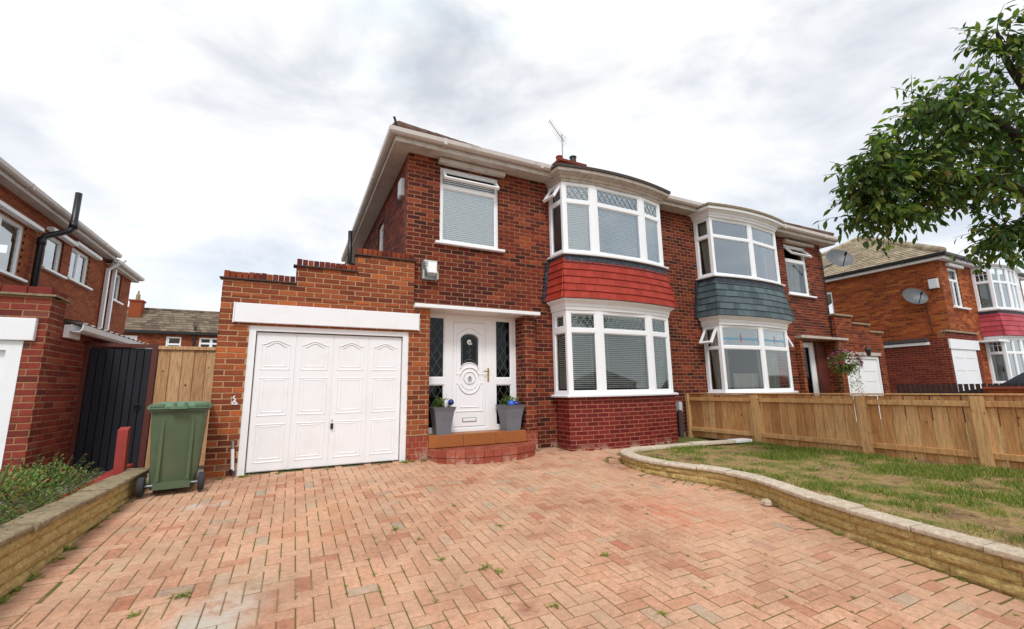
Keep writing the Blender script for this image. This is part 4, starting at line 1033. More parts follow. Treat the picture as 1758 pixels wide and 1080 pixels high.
# ------------------------------------------------------------------ left neighbour
lh = thing('house', (-5.2, 9, 0), 'orange brick house with black soil pipe and white casements beside the dark gate', 'house')
FL_ = FX(6.87); FS = FRt(-2.598); FU = FRt(-5.15)
wall('garage_front', FL_, [(-5.6, -2.6, -.05, 2.19)], [(-5.2, -2.79, -.1, 1.655)], lh, 'brick_left', phase=.1)
wall('garage_side', FS, [(6.874, 7.25, -.05, 2.19), (7.25, 12, -.05, 1.86)], [], lh, 'brick_left', phase=.124)
wall('upper_wall', FU, [(7, 16.2, 1.9, 5.12)], [(10.6, 12.15, 3.42, 4.5), (12.98, 13.78, 3.88, 4.68), (14.2, 15.3, 3.92, 4.74)], lh, 'brick_left_upper', 'mortar_right', singles=False)
wall('rear_wall', FU, [(16.2, 18.6, 0, 4.95)], [(17.05, 17.75, 3.95, 4.8)], lh, 'brick_left_upper', 'mortar_right', singles=False)
part('corner_infill', 'brick_left', lh, (-2.8, -2.63, 6.9, 7.2, 0, 2.18))
cp = part('parapet_creasing', 'coping_weathered', lh, (-5.6, -2.55, 2.192, 2.215, -.16, .045), F=FL_); part('parapet_creasing', 'coping_weathered', lh, (6.872, 7.27, 2.192, 2.215, -.16, .045), F=FS)
soldier_row(FL_, -3.9, -2.6, 2.216, 2.30, cp, 'brick_left', step=.225)
soldier_row(FS, 6.9, 7.25, 2.216, 2.30, cp, 'brick_left', step=.17)
part('lintel_board', 'white_paint', lh, (-5.3, -2.68, 1.67, 1.925, -.01, .05), F=FL_, ch=.006)
mb = MB(); slab(mb, FL_, [(-5.212, -2.772, -.05, 1.668)], [(-5.1, -2.9, -.06, 1.56)], -.12, .006); gfr = mb.build('garage_door_frame', 'white_paint', lh)
ldr = part('garage_door', 'white_paint', lh, (-5.1, -2.9, 0, 1.56, -.1, -.05), F=FL_)
for k in range(4):
    part('panel_moulding', 'white_paint', ldr, (-5.0+k*.53, -4.55+k*.53, 1.0, 1.4, -.0505, -.04), (-5.0+k*.53, -4.55+k*.53, .25, .85, -.0505, -.04), F=FL_, ch=.008)
mb = MB(); mb.q((-2.9, 6.95, 0), (-2.9, 7.5, 0), (-2.9, 7.5, 1.7), (-2.9, 6.95, 1.7)); mb.build('garage_inside', 'room', lh)
def casement(name, F, r_, n, parent, z_split=None, hood=True, opened=None):
    a, b_, c_, e = r_; st = (b_-a)/n; lights = []
    for k in range(n): lights.append(dict(r=(a+k*st+.045, a+(k+1)*st-.045, c_+.05, e-.05)))
    w_ = frame(name, F, (a, b_, c_, e), lights, parent, d=-.05, gl='glass_pale')
    part('sill', 'upvc', w_, (a-.12, b_+.18, c_-.055, c_-.004, -.05, .08), F=F, ch=.005)
    if hood: part('window_hood', 'white_paint', w_, (a-.1, b_+.35, e+.03, e+.11, -.02, .13), F=F, ch=.006)
    mb = MB(); mb.fbox(F, a, b_, c_, e, -.6, -.58); mb.build('room_interior', 'room', w_)
    for k in range(n):
        mb = MB(); mb.fbox(F, a+k*st+.03, a+k*st+st*.45, c_, e, -.3, -.295); mb.build('curtain_panel', 'curtain', w_)
    return w_
casement('window', FU, (10.6, 12.15, 3.42, 4.5), 2, lh); casement('window', FU, (12.98, 13.78, 3.88, 4.68), 1, lh); casement('window', FU, (14.2, 15.3, 3.92, 4.74), 2, lh); casement('window', FU, (17.05, 17.75, 3.95, 4.8), 1, lh, hood=False)
mb = MB(); mb.tube([(-5.04, 12.5, 2.2), (-5.04, 12.5, 4.36), (-5.0, 12.52, 4.46), (-4.72, 12.72, 4.68), (-4.67, 12.75, 4.78), (-4.67, 12.76, 5.62)], .062, 12)
for p, q in (((-5.04, 12.5, 4.25), (-5.04, 12.5, 4.4)), ((-4.67, 12.75, 4.76), (-4.67, 12.76, 4.92)), ((-5.04, 12.5, 2.9), (-5.04, 12.5, 3.0))): mb.tube([p, q], .078, 12)
mb.build('soil_pipe', 'black_plastic', lh, True)
for y, t_ in ((16.35, 4.9), (16.85, 5.15)):
    mb = MB(); mb.fbox(FU, y-.045, y+.045, .1, t_-.2, .03, .11); mb.tube([FU.p(y, t_-.22, .07), FU.p(y+.05, t_, .28)], .045, 6); mb.build('downpipe', 'upvc', lh)
eaves([(-5.15, 7.0), (-5.15, 16.3)], 4.98, lh, over=.22); eaves([(-5.15, 16.3), (-5.15, 18.6), (-6.5, 18.6)], 4.85, lh, over=.15)
hip = MB(); hip.q((-4.85, 6.7, 5.17), (-4.85, 16.5, 5.17), (-9, 14, 7.4), (-9, 9.5, 7.4)); hip.q((-4.85, 16.5, 5.17), (-13, 16.5, 5.17), (-9, 14, 7.4)); hip.build('roof', 'roof_tile', lh)
rr = MB(); rr.q((-4.95, 16.4, 5.05), (-4.95, 18.8, 5.05), (-8.0, 17.6, 6.4), (-8, 16.4, 6.4)); rr.q((-4.95, 18.8, 5.05), (-8, 18.8, 5.05), (-8, 17.6, 6.4)); rr.build('roof', 'roof_tile', lh)
part('rear_block', 'brick_left_upper', lh, (-9, -5.4, 16.3, 18.4, 0, 4.9))
# corrugated garage roof and its gutter
mb = MB(); n = 60
for k in range(n):
    y0, y1 = 7.27+k*.075, 7.27+(k+1)*.075; a, b_ = .016*math.cos(k*2.1), .016*math.cos((k+1)*2.1)
    mb.q((-2.44, y0, 1.955+a), (-2.44, y1, 1.955+b_), (-5.1, y1, 2.3+b_), (-5.1, y0, 2.3+a)); mb.q((-2.44, y0, 1.945+a), (-5.1, y0, 2.29+a), (-5.1, y1, 2.29+b_), (-2.44, y1, 1.945+b_))
mb.build('corrugated_roof', 'corrugated', lh)
mb = MB(); mb.sweep([(-2.6, 7.27), (-2.6, 11.8)], [(.06, 1.93), (.06, 1.85), (.09, 1.83), (.15, 1.83), (.18, 1.86), (.185, 1.93), (.175, 1.93), (.17, 1.87), (.15, 1.845), (.09, 1.845), (.07, 1.86), (.07, 1.93)][::1]); mb.build('gutter', 'upvc', lh)
part('barge_board', 'white_paint', lh, (7.27, 7.6, 1.76, 1.92, .002, .055), F=FS)

# side gate, natural fence panel
gate = thing('side_gate', (-2.2, 8, 0), 'tall dark blue-black boarded side gate with ring latch and red-brown frame', 'gate')
FGt = FX(8.0)
for k in range(8):
    a = -2.55+k*.0853; mb = MB(); mb.fbox(FGt, a+.003, a+.0823, .02, 1.70+random.uniform(-.004, .004), -.02, random.uniform(-.001, .002), ch=.005); mb.build('board', 'gate_board', gate)
part('gate_backing', 'black_plastic', gate, (-2.55, -1.87, .02, 1.68, -.06, -.021), F=FGt)
part('post', 'brown_stain', gate, (-2.598, -2.555, -.05, 1.76, -.05, .03), F=FGt); part('post', 'brown_stain', gate, (-1.865, -1.80, -.05, 1.77, -.05, .03), F=FGt); part('head_beam', 'brown_stain', gate, (-2.555, -1.865, 1.715, 1.765, -.05, .025), F=FGt)
mb = MB(); mb.tube([FGt.p(-1.96+.035*math.cos(k*.5236), .87+.035*math.sin(k*.5236), .02) for k in range(13)], .007, 6); mb.fbox(FGt, -1.975, -1.945, .89, .92, .002, .02); mb.build('ring_latch', 'black_plastic', gate)
fp = thing('fence_panel', (-1.35, 8, 0), 'natural timber close-board fence panel between dark gate and brick garage', 'fence')
for k in range(6):
    a = -1.795+k*.147; mb = MB(); mb.fbox(FGt, a+.003, min(a+.144, -.935), 0, 1.69, -.02, random.uniform(-.002, .003), ch=.004); mb.build('board', 'panel_wood', fp)
part('top_rail', 'panel_wood', fp, (-1.797, -.935, 1.692, 1.745, -.045, .03), F=FGt, ch=.005); part('back_rail', 'panel_wood', fp, (-1.797, -.935, .3, .4, -.07, -.021), (-1.797, -.935, 1.3, 1.4, -.07, -.021), F=FGt)
kb = MB(); kb.hexa([(-2.05, 3.2, -.3), (-1.93, 3.2, -.3), (-1.86, 7.75, -.06), (-1.98, 7.75, -.06)], [(-2.05, 3.2, gz(3.2)+.16), (-1.93, 3.2, gz(3.2)+.16), (-1.86, 7.75, .13), (-1.98, 7.75, .13)])
tag(kb.build('painted_kerb', 'red_paint'), 'low red painted kerb running up to the dark gate', 'kerb')
kb = MB(); kb.hexa([(-1.83, 6.88, -.1), (-1.73, 6.88, -.1), (-1.73, 7.0, -.1), (-1.83, 7.0, -.1)], [(-1.838, 6.88, .63), (-1.742, 6.88, .63), (-1.742, 6.97, .66), (-1.838, 6.97, .66)])
tag(kb.build('gate_post', 'red_paint'), 'short red painted post standing in front of the dark gate', 'post')

# ------------------------------------------------------------------ right-hand detached pair and far house
rh = thing('house', (22, 8, 0), 'orange brick house with pink tile-hung bay, white garage and side satellite dish', 'house')
XR, YR = 18.75, 6.0; FRs = FL(XR-.002); FRf = FX(YR)
wall('side_wall', FRs, [(-13, -6.004, 2.45, 5.05)], [(-9.55, -9.25, 3.6, 4.65)], rh, 'brick_right', 'mortar_right', singles=False, phase=.071)
wall('front_wall', FRf, [(XR, 26, -.1, 5.05)], [(19.32, 20.1, 3.5, 4.85), (18.95, 20.3, -.1, 2.1), (21.4, 24.0, 0, 5.0)], rh, 'brick_right', 'mortar_right', phase=.075)
wall('garage_side', FL(18.298), [(-7.9, -5.984, -.1, 2.45)], [], rh, 'brick_right_garage', 'mortar_right', singles=False, phase=.091)
wall('garage_front', FX(5.98), [(18.3, 20.6, -.1, 2.62)], [(18.42, 20.25, -.2, 2.08)], rh, 'brick_right_garage', 'mortar_right', singles=False, phase=.075)
part('garage_coping', 'coping_weathered', rh, (18.25, 20.65, 2.625, 2.68, -.12, .05), F=FX(5.98)); part('garage_body', 'felt_dark', rh, (18.35, 18.74, 6.2, 7.9, 0, 2.44))
part('garage_edge', 'felt_dark', rh, (-7.9, -6.45, 2.36, 2.47, -.05, .1), F=FL(18.3)); part('garage_fascia', 'white_paint', rh, (-7.9, -6.42, 2.25, 2.34, 0, .06), F=FL(18.3))
part('lintel_board', 'white_paint', rh, (18.32, 20.5, 2.09, 2.40, 0, .04), F=FX(5.98)); rgd = part('garage_door', 'white_paint', rh, (18.405, 20.265, -.2, 2.085, -.02, .004), F=FX(5.98))
for zz in (.5, .95, 1.4, 1.8): part('panel_groove', 'cream_fascia', rgd, (18.55, 19.2, zz, zz+.015, .0045, .009), (19.4, 20.1, zz, zz+.015, .0045, .009), F=FX(5.98))
part('canopy', 'white_paint', rh, (20.62, 21.6, 2.36, 2.43, 0, .5), F=FRf)
rw = frame('window', FRf, (19.32, 20.1, 3.5, 4.85), [dict(r=(19.37, 19.69, 3.56, 4.4)), dict(r=(19.73, 20.05, 3.56, 4.4)), dict(r=(19.37, 20.05, 4.46, 4.8))], rh, d=-.04)
part('sill', 'upvc', rw, (19.22, 20.35, 3.45, 3.497, -.05, .09), F=FRf); part('window_hood', 'white_paint', rw, (19.22, 20.35, 4.88, 4.97, -.02, .1), F=FRf)
part('room_interior', 'room', rw, (19.2, 20.3, 3.4, 4.95, -.8, -.75), F=FRf)
XP = [(21.25, 5.55), (22.2, 5.4), (23.0, 5.4), (23.9, 5.55)]
pl = [(21.2, YR)] + XP + [(23.95, YR)]
for k in range(5):
    a, b_ = Vector(pl[k]), Vector(pl[k+1]); F = Fr(a, b_-a); Ln = (b_-a).length
    for z0, z1, tr in ((1.0, 2.5, 2.0), (3.5, 5.0, 4.45)):
        lts = [dict(r=(.07, Ln-.07, z0+.05, tr-.03)), dict(r=(.07, Ln-.07, tr+.03, z1-.05))] if k in (0, 4) else [dict(r=(.07, Ln/2-.035, z0+.05, tr-.03), gl='glass_pale'), dict(r=(Ln/2+.035, Ln-.07, z0+.05, tr-.03), gl='glass_pale'), dict(r=(.07, Ln/2-.035, tr+.03, z1-.05), gl='glass_pale'), dict(r=(Ln/2+.035, Ln-.07, tr+.03, z1-.05), gl='glass_pale')]
        bw = frame('bay_window', F, (0, Ln, z0, z1), lts, rh)
        if k == 0:
            mb = MB()
            for i in (1, 2): mb.fbox(F, .07+(Ln-.14)*i/3-.008, .07+(Ln-.14)*i/3+.008, tr+.03, z1-.05, -.028, -.015)
            mb.fbox(F, .07, Ln-.07, (tr+z1)/2-.008, (tr+z1)/2+.008, -.028, -.015); mb.build('glazing_bar', 'upvc', bw)
            st_ = 'ground-floor' if z0 < 3 else 'upstairs'
            curtain(F, .07, Ln*.6, z0+.05, tr, -.15, f'grey curtain in the {st_} pink tile-hung bay', 0, None)
out_ = [(21.2, YR-.005)] + arc(21.25, 23.9, 5.55, .16) + [(23.95, YR-.005)]
for z, o, mt_ in ((.995, .09, 'upvc'), (3.495, .09, 'upvc'), (2.56, .07, 'white_paint'), (5.07, .10, 'white_paint')):
    mb = MB(); mb.sweep(out_, [(-.12, z-.06), (o*.5, z-.06), (o, z-.03), (o, z), (-.12, z)]); mb.build('bay_sill' if mt_ == 'upvc' else 'cornice', mt_, rh)
fr_ = arc(21.25, 23.9, 5.55, .16)
tile_apron([[(21.2, YR-.005), fr_[0]], fr_, [fr_[-1], (23.95, YR-.005)]], 3.43, 2.57, .1, 5, 'tile_pink', rh, tw=.2)
scallop([(21.2, YR-.005), fr_[0]], 3.44, 3.36, .04, rh); scallop(fr_, 3.44, 3.36, .04, rh)
part('bay_base', 'brick_right_garage', rh, (21.25, 23.9, 5.5, 5.95, -.2, .93)); room(20.9, 25, 6.2, 9, .3, 2.6, rh); room(20.9, 25, 6.2, 9, 3.1, 5.0, rh)
part('alarm_box', 'lamp_white', rh, (-6.32, -6.08, 4.1, 4.42, 0, .1), F=FRs, ch=.015)
eaves([(XR, 13), (XR, YR), (21.1, YR)], 5.03, rh, 'white_paint', 'black_plastic', over=.18); eaves([(23.95, YR), (26, YR)], 5.03, rh, 'white_paint', 'black_plastic', over=.18)
hip_roof(XR-.25, 26, 5.75, 13.2, 5.2, R(31), rh, 'roof_tile_light', True, False, 'roof_tile_light', tw=.2, ex=.19)
dish((18.5, 6.7, 3.87), (-.55, -.75, .4), rh, (18.75, 6.75, 3.8))
mb = MB(); mb.tube([(18.72, 6.5, 3.6), (18.72, 6.45, 2.6)], .012, 5); mb.build('aerial_cable', 'black_plastic', rh)
sl = frame('slot_window', FRs, (-9.55, -9.25, 3.62, 4.63), [dict(r=(-9.51, -9.29, 3.67, 4.58))], rh, d=-.03); part('sill', 'coping_weathered', sl, (-9.6, -8.9, 3.54, 3.6, -.05, .08), F=FRs)

fh = thing('house', (-8, 34, 0), 'distant terraced house with brown tiled roof seen above the gate and fence', 'house')
FF3 = FX(33)
wins = [(-10.6, -9.9, 3.75, 4.45), (-9.15, -8.5, 3.9, 4.5), (-7.12, -6.36, 3.3, 4.5), (-5.45, -4.2, 3.5, 4.5)]
wall('front_wall', FF3, [(-14, -2.0, 0, 4.65)], wins, fh, 'brick_neighbour', 'mortar_right', singles=False)
for r_ in wins:
    n = 2 if r_[1]-r_[0] > 1 else 1; st = (r_[1]-r_[0])/n
    wn = frame('window', FF3, r_, [dict(r=(r_[0]+k*st+.06, r_[0]+(k+1)*st-.06, r_[2]+.06, (r_[2]+r_[3])/2+.1), gl='glass_pale') for k in range(n)] + [dict(r=(r_[0]+k*st+.06, r_[0]+(k+1)*st-.06, (r_[2]+r_[3])/2+.18, r_[3]-.06), gl='glass_pale') for k in range(n)], fh, d=-.03)
    part('room_interior', 'room', wn, (r_[0], r_[1], r_[2], r_[3], -.8, -.75), F=FF3)
part('gutter', 'black_plastic', fh, (-14, -1.8, 4.66, 4.80, 0, .25), F=FF3)
hip_roof(-14, -1.7, 32.75, 37.2, 4.8, R(36), fh, 'roof_tile', True, True, 'roof_tile', tw=.3)
mb = MB(); mb.box(-9.35, -8.75, 34.0, 34.6, 5.4, 6.75); mb.box(-9.4, -8.7, 33.95, 34.65, 6.75, 6.85); cs = mb.build('chimney', 'brick_neighbour', fh)
mb = MB(); mb.lathe((-9.05, 34.3, 6.85), [(.16, 0), (.12, .05), (.11, .35), (.05, .45), (.05, .6)], 10); mb.build('chimney_pot', 'coping_weathered', cs)
mb = MB(); mb.tube([(-5.7, 32.9, 3.0), (-5.7, 32.9, 5.2)], .06, 8); mb.build('soil_pipe', 'black_plastic', fh)
flush_bricks(300)

# ------------------------------------------------------------------ garden walls of split-faced stone
def split_block(at, s0, s1, z0, z1, rough, thick, parent, seed, zf=None):
    """one walling block: rough split face outwards, follows the curve"""
    nx, nz = max(2, int((s1-s0)/.05)), 3; mb = MB(); idx = {}
    for i in range(nx+1):
        s_ = s0 + (s1-s0)*i/nx; p, d = at(s_); nv = Vector((d.y, -d.x))
        for j in range(nz+1):
            edge = (i in (0, nx)) or (j in (0, nz)); z = z0 + (z1-z0)*j/nz
            o = (-.010 if edge else .006) + (0 if edge else rough*mnoise.noise(Vector((s_*9+seed, z*14, seed))))
            v = p + nv*o; idx[i, j] = len(mb.v); mb.v.append((v.x, v.y, z + (zf(s_) if zf else 0)))
    for i in range(nx):
        for j in range(nz): mb.f.append((idx[i, j], idx[i+1, j], idx[i+1, j+1], idx[i, j+1]))
    back = []
    for i in range(nx+1):
        p, d = at(s0 + (s1-s0)*i/nx); v = p - Vector((d.y, -d.x))*thick
        sb = s0 + (s1-s0)*i/nx; zo = zf(sb) if zf else 0; back.append((len(mb.v), len(mb.v)+1)); mb.v += [(v.x, v.y, z0+zo), (v.x, v.y, z1+zo)]
    for i in range(nx):
        mb.f += [(idx[i, nz], idx[i+1, nz], back[i+1][1], back[i][1]), (idx[i+1, 0], idx[i, 0], back[i][0], back[i+1][0]), (back[i][0], back[i][1], back[i+1][1], back[i+1][0])]
    for i, fl in ((0, 1), (nx, 0)):
        for j in range(1): 
            q = [idx[i, jj] for jj in range(nz+1)] + [back[i][1], back[i][0]]
            mb.f.append(tuple(q if fl else q[::-1]))
    mb.build('wall_block', 'walling_stone', parent)
def coping(at, s0, s1, z0, z1, out_o, in_o, parent, mat, tilt=0):
    mb = MB(); n = 3; r0_ = random.uniform(-.014, .012); e = random.uniform(-.005, .005); rows = []
    zf = (lambda s_: 0) if not callable(tilt) else tilt
    for i in range(n+1):
        s_ = s0+(s1-s0)*i/n; p, d = at(s_); nv = Vector((d.y, -d.x)); k = len(mb.v); rows.append(k); zz = zf(s_)
        for o, z in ((-in_o, z0), (out_o-.004+r0_, z0), (out_o+r0_, z0+.012), (out_o+r0_, z1-.008), (out_o-.012+r0_, z1), (-in_o+.008, z1+e), (-in_o, z1-.008)):
            v = p+nv*o; mb.v.append((v.x, v.y, z+zz+e))
    m_ = 7
    for a, b_ in zip(rows, rows[1:]): mb.f += [(a+j, b_+j, b_+(j+1) % m_, a+(j+1) % m_) for j in range(m_)]
    mb.f += [tuple(rows[0]+j for j in range(m_)), tuple(rows[-1]+j for j in reversed(range(m_)))]
    mb.build('coping_stone', mat, parent)
gw = thing('garden_wall', (4.6, 4.5, -.2), 'curved low buff stone retaining wall with pale coping around the raised lawn', 'wall')
poly = GW[:]
# smooth the plan
for _ in range(2): poly = [poly[0]] + [q for a, b_ in zip(poly, poly[1:]) for q in ((a[0]*.75+b_[0]*.25, a[1]*.75+b_[1]*.25), (a[0]*.25+b_[0]*.75, a[1]*.25+b_[1]*.75))] + [poly[-1]]
at_, Lw = along(poly)
s_nose = 3.0
def capz(s_):
    p, d = at_(s_); return cap_z(p.y) if s_ > s_nose else .06 + .03*(1-s_/s_nose)
for row in range(5):
    s_ = -.3 if row % 2 else 0; k = 0
    while s_ < Lw-.02:
        a, b_ = max(0, s_), min(s_+random.uniform(.42, .56), Lw)
        zt = -.043 - row*.084; p, d = at_((a+b_)/2)
        if b_-a > .05 and capz((a+b_)/2)+zt > gz(p.y)-.05: split_block(at_, a+.002, b_-.002, zt-.0805, zt, .022, .12, gw, k*3.7+row*11, capz)
        s_ = b_; k += 1
mb = MB(); sv = [Lw*i/120 for i in range(121)]
for a, b_ in zip(sv, sv[1:]):
    (p, d), (q, e) = at_(a), at_(b_); f_ = lambda P_, D, o, z: (P_.x+D.y*o, P_.y-D.x*o, z)
    mb.hexa([f_(p, d, -.016, -.6), f_(q, e, -.016, -.6), f_(q, e, -.13, -.6), f_(p, d, -.13, -.6)], [f_(p, d, -.016, capz(a)-.046), f_(q, e, -.016, capz(b_)-.046), f_(q, e, -.13, capz(b_)-.046), f_(p, d, -.13, capz(a)-.046)])
mb.build('wall_core', 'wall_joint', gw)
s_ = .0
while s_ < Lw:
    l_ = random.choice((.36, .42, .45)); b_ = min(Lw, s_+l_)
    coping(at_, s_+.005, b_-.005, -.04, random.uniform(-.004, .006), .035, .17, gw, 'white_paint' if s_ < .3 else 'coping_stone', lambda q: capz(q))
    s_ = b_
lw = thing('garden_wall', (-1.6, 4, -.2), 'straight low buff stone wall with weathered coping along the drive edge', 'wall')
at_l, Ll = along([(left_x(6.72), 6.72), (left_x(-2), -2)][::-1]); capl = .19
for row in range(5):
    s_ = -.2 if row % 2 else 0
    while s_ < Ll:
        a, b_ = max(0, s_), min(Ll, s_+.44); zt = capl-.043-row*.088
        p, d = at_l((a+b_)/2)
        if b_-a > .04 and zt > gz(p.y)-.05: split_block(at_l, a+.002, b_-.002, zt-.0845, zt, .022, .12, lw, 90+row*7+s_)
        s_ += .44
mb = MB(); p0, p1 = at_l(0)[0], at_l(Ll)[0]
mb.hexa([(p0.x-.13, p0.y, -.8), (p0.x-.016, p0.y, -.8), (p1.x-.016, p1.y, -.3), (p1.x-.13, p1.y, -.3)], [(p0.x-.13, p0.y, capl-.046), (p0.x-.016, p0.y, capl-.046), (p1.x-.016, p1.y, capl-.046), (p1.x-.13, p1.y, capl-.046)])
mb.build('wall_core', 'wall_joint', lw)
s_ = 0
while s_ < Ll:
    b_ = min(Ll, s_+random.choice((.40, .45))); coping(at_l, s_+.005, b_-.005, capl-.04, capl+random.uniform(-.004, .005), .035, .19, lw, 'coping_weathered', 0); s_ = b_
tag(MB().build('x', 'soil')) if False else None
mb = MB(); mb.q((-2.6, -2.4, gz(-2.4)+.0), (left_x(-2)-.1, -2.4, gz(-2.4)), (left_x(6.7)-.1, 6.85, -.03), (-2.6, 6.85, -.03)); tag(mb.build('border_soil', 'soil'), kind='structure')

# ------------------------------------------------------------------ boundary fence on the right
fn = thing('boundary_fence', (7.65, 3.5, 0), 'low timber post-and-rail fence with vertical boards beside the lawn', 'fence')
FB = FL(7.65); posts = [6.80, 5.26, 3.56, 2.33, .85, -.6, -2.0]
for i, y in enumerate(posts):
    wd = .028 if i == 0 else .058
    mb = MB(); tl = random.uniform(-.012, .012); zt = .875 if i else .89
    mb.hexa([FB.p(-y-wd, -.15, -.04), FB.p(-y+wd, -.15, -.04), FB.p(-y+wd, -.15, .075), FB.p(-y-wd, -.15, .075)][::-1], [FB.p(-y-wd+tl, zt, -.04), FB.p(-y+wd+tl, zt, -.04), FB.p(-y+wd+tl, zt, .075), FB.p(-y-wd+tl, zt, .075)][::-1])
    mb.build('post', 'fence_wood_post', fn)
for i, (ya, yb) in enumerate(zip(posts, posts[1:])):
    for z0, z1 in ((.125, .20), (.745, .815)):
        mb = MB(); mb.fbox(FB, -ya+.06, -yb-.06, z0, z1, .0, .038, ch=.004); mb.build('rail', 'fence_wood', fn)
    mb = MB(); mb.fbox(FB, -ya+.0305 if i == 0 else -ya+.001, -yb-.001, .885, .905, -.05, .035, ch=.004); mb.build('capping_rail', 'fence_wood', fn)
y = 6.76
while y > -2.0:
    wd = random.uniform(.125, .15); g = random.uniform(.012, .02) if y < 4.2 else random.uniform(.006, .010)
    mb = MB(); tl = random.uniform(-.004, .004); zt = random.uniform(.868, .88)
    mb.hexa([FB.p(-y, .02, -.022), FB.p(-y+wd, .02, -.022), FB.p(-y+wd+tl, zt, -.022), FB.p(-y+tl, zt, -.022)], [FB.p(-y, .02, -.003), FB.p(-y+wd, .02, -.003), FB.p(-y+wd+tl, zt, -.003), FB.p(-y+tl, zt, -.003)])
    mb.build('board', 'fence_wood', fn); y -= wd+g
pf = thing('picket_fence', (16.4, 5, 0), 'dark brown picket fence between the two far garages', 'fence')
y = 6.7
while y > 3.2:
    part('picket', 'dark_picket', pf, (16.4, 16.42, y-.085, y, -.1, 1.0)); y -= .115
part('rail', 'dark_picket', pf, (16.421, 16.45, 3.2, 6.7, .25, .33), (16.421, 16.45, 3.2, 6.7, .7, .78))
bw_ = thing('boundary_wall', (15.8, 3, 0), 'low brick wall with orange coping in front of the dark car', 'wall')
wall('face', FL(15.6), [(-4.6, -1.0, -.2, .86)], [], bw_, 'brick_right', 'mortar_right', singles=False); part('coping', 'brick_step', bw_, (15.56, 15.85, 1.0, 4.6, .865, .92))
BR2 = {k: v for k, v in BRICKS.items() if k is bw_}; BRICKS.clear(); BRICKS.update(BR2); flush_bricks(0)

# ------------------------------------------------------------------ wheelie bin
bn_ = thing('wheelie_bin', (-1.15, 6.45, gz(6.4)), 'green two-wheeled refuse bin standing beside the white garage door', 'bin')
bx, by, bz, ba = -1.155, 6.42, gz(6.42), R(6)
RB = Matrix.Translation((bx, by, bz)) @ Matrix.Rotation(ba, 4, 'Z')
def bp(x, y, z): return tuple(RB @ Vector((x, y, z)))
def rrect(x0, x1, y0, y1, r_, n=4):
    pts = []
    for cx, cy, a0 in ((x1-r_, y0+r_, -90), (x1-r_, y1-r_, 0), (x0+r_, y1-r_, 90), (x0+r_, y0+r_, 180)):
        pts += [(cx+r_*math.cos(R(a0+90*k/n)), cy+r_*math.sin(R(a0+90*k/n))) for k in range(n+1)]
    return pts
def loft(levels, mat, name, parent, smooth=False):
    mb = MB(); rows = []
    for pts, z in levels:
        rows.append(len(mb.v)); mb.v += [bp(x, y, z) for x, y in pts]
    n = len(levels[0][0])
    for a, b_ in zip(rows, rows[1:]): mb.f += [(a+j, a+(j+1) % n, b_+(j+1) % n, b_+j) for j in range(n)]
    mb.f += [tuple(rows[0]+j for j in reversed(range(n))), tuple(rows[-1]+j for j in range(n))]
    return mb.build(name, mat, parent, smooth)
body = loft([(rrect(-.20, .20, -.19, .30, .04), .05), (rrect(-.21, .21, -.20, .30, .04), .16), (rrect(-.245, .245, -.245, .33, .045), .78), (rrect(-.25, .25, -.25, .335, .045), .88), (rrect(-.275, .275, -.275, .35, .05), .885), (rrect(-.275, .275, -.275, .35, .05), .915)], 'bin_green', 'body', bn_)
lid = loft([(rrect(-.29, .29, -.30, .38, .05), .917), (rrect(-.29, .29, -.30, .38, .05), .945), (rrect(-.27, .27, -.27, .36, .06), .965), (rrect(-.2, .2, -.18, .28, .08), .99)], 'bin_lid', 'lid', bn_)
def bbox(x0, x1, y0, y1, z0, z1, mat, name, parent):
    mb = MB(); mb.hexa([bp(x0, y0, z0), bp(x1, y0, z0), bp(x1, y1, z0), bp(x0, y1, z0)], [bp(x0, y0, z1), bp(x1, y0, z1), bp(x1, y1, z1), bp(x0, y1, z1)]); return mb.build(name, mat, parent)
for x in (-.05, .05): bbox(x-.012, x+.012, -.325, -.17, .92, .985, 'bin_lid', 'hinge', lid)
for x in (-.2, .2): bbox(x-.06, x+.06, -.31, -.22, .946, .975, 'bin_lid', 'lid_grip', lid)
bbox(-.075, .075, -.34, -.305, .915, .945, 'bin_lid', 'handle_bar', lid)
bbox(-.165, .165, -.262, -.20, .055, .13, 'bin_green', 'foot_panel', bn_); bbox(-.15, -.12, -.252, -.24, .14, .8, 'bin_green', 'rib', bn_); bbox(.12, .15, -.252, -.24, .14, .8, 'bin_green', 'rib', bn_)
mb = MB(); mb.tube([bp(-.26, -.22, .10), bp(.26, -.22, .10)], .012, 8); mb.build('axle', 'grey_metal', bn_)
for x in (-.265, .265):
    mb = MB(); mb.tube([bp(x-.03, -.22, .10), bp(x-.024, -.22, .10), bp(x+.024, -.22, .10), bp(x+.03, -.22, .10)], [.088, .1, .1, .088], 24); wl = mb.build('wheel', 'tyre', bn_)
    mb = MB(); sgn = -1 if x < 0 else 1; mb.tube([bp(x, -.22, .10), bp(x+.033, -.22, .10)], .045, 16); mb.tube([bp(x, -.22, .10), bp(x-.033, -.22, .10)], .045, 16); mb.build('hub', 'black_plastic', wl)

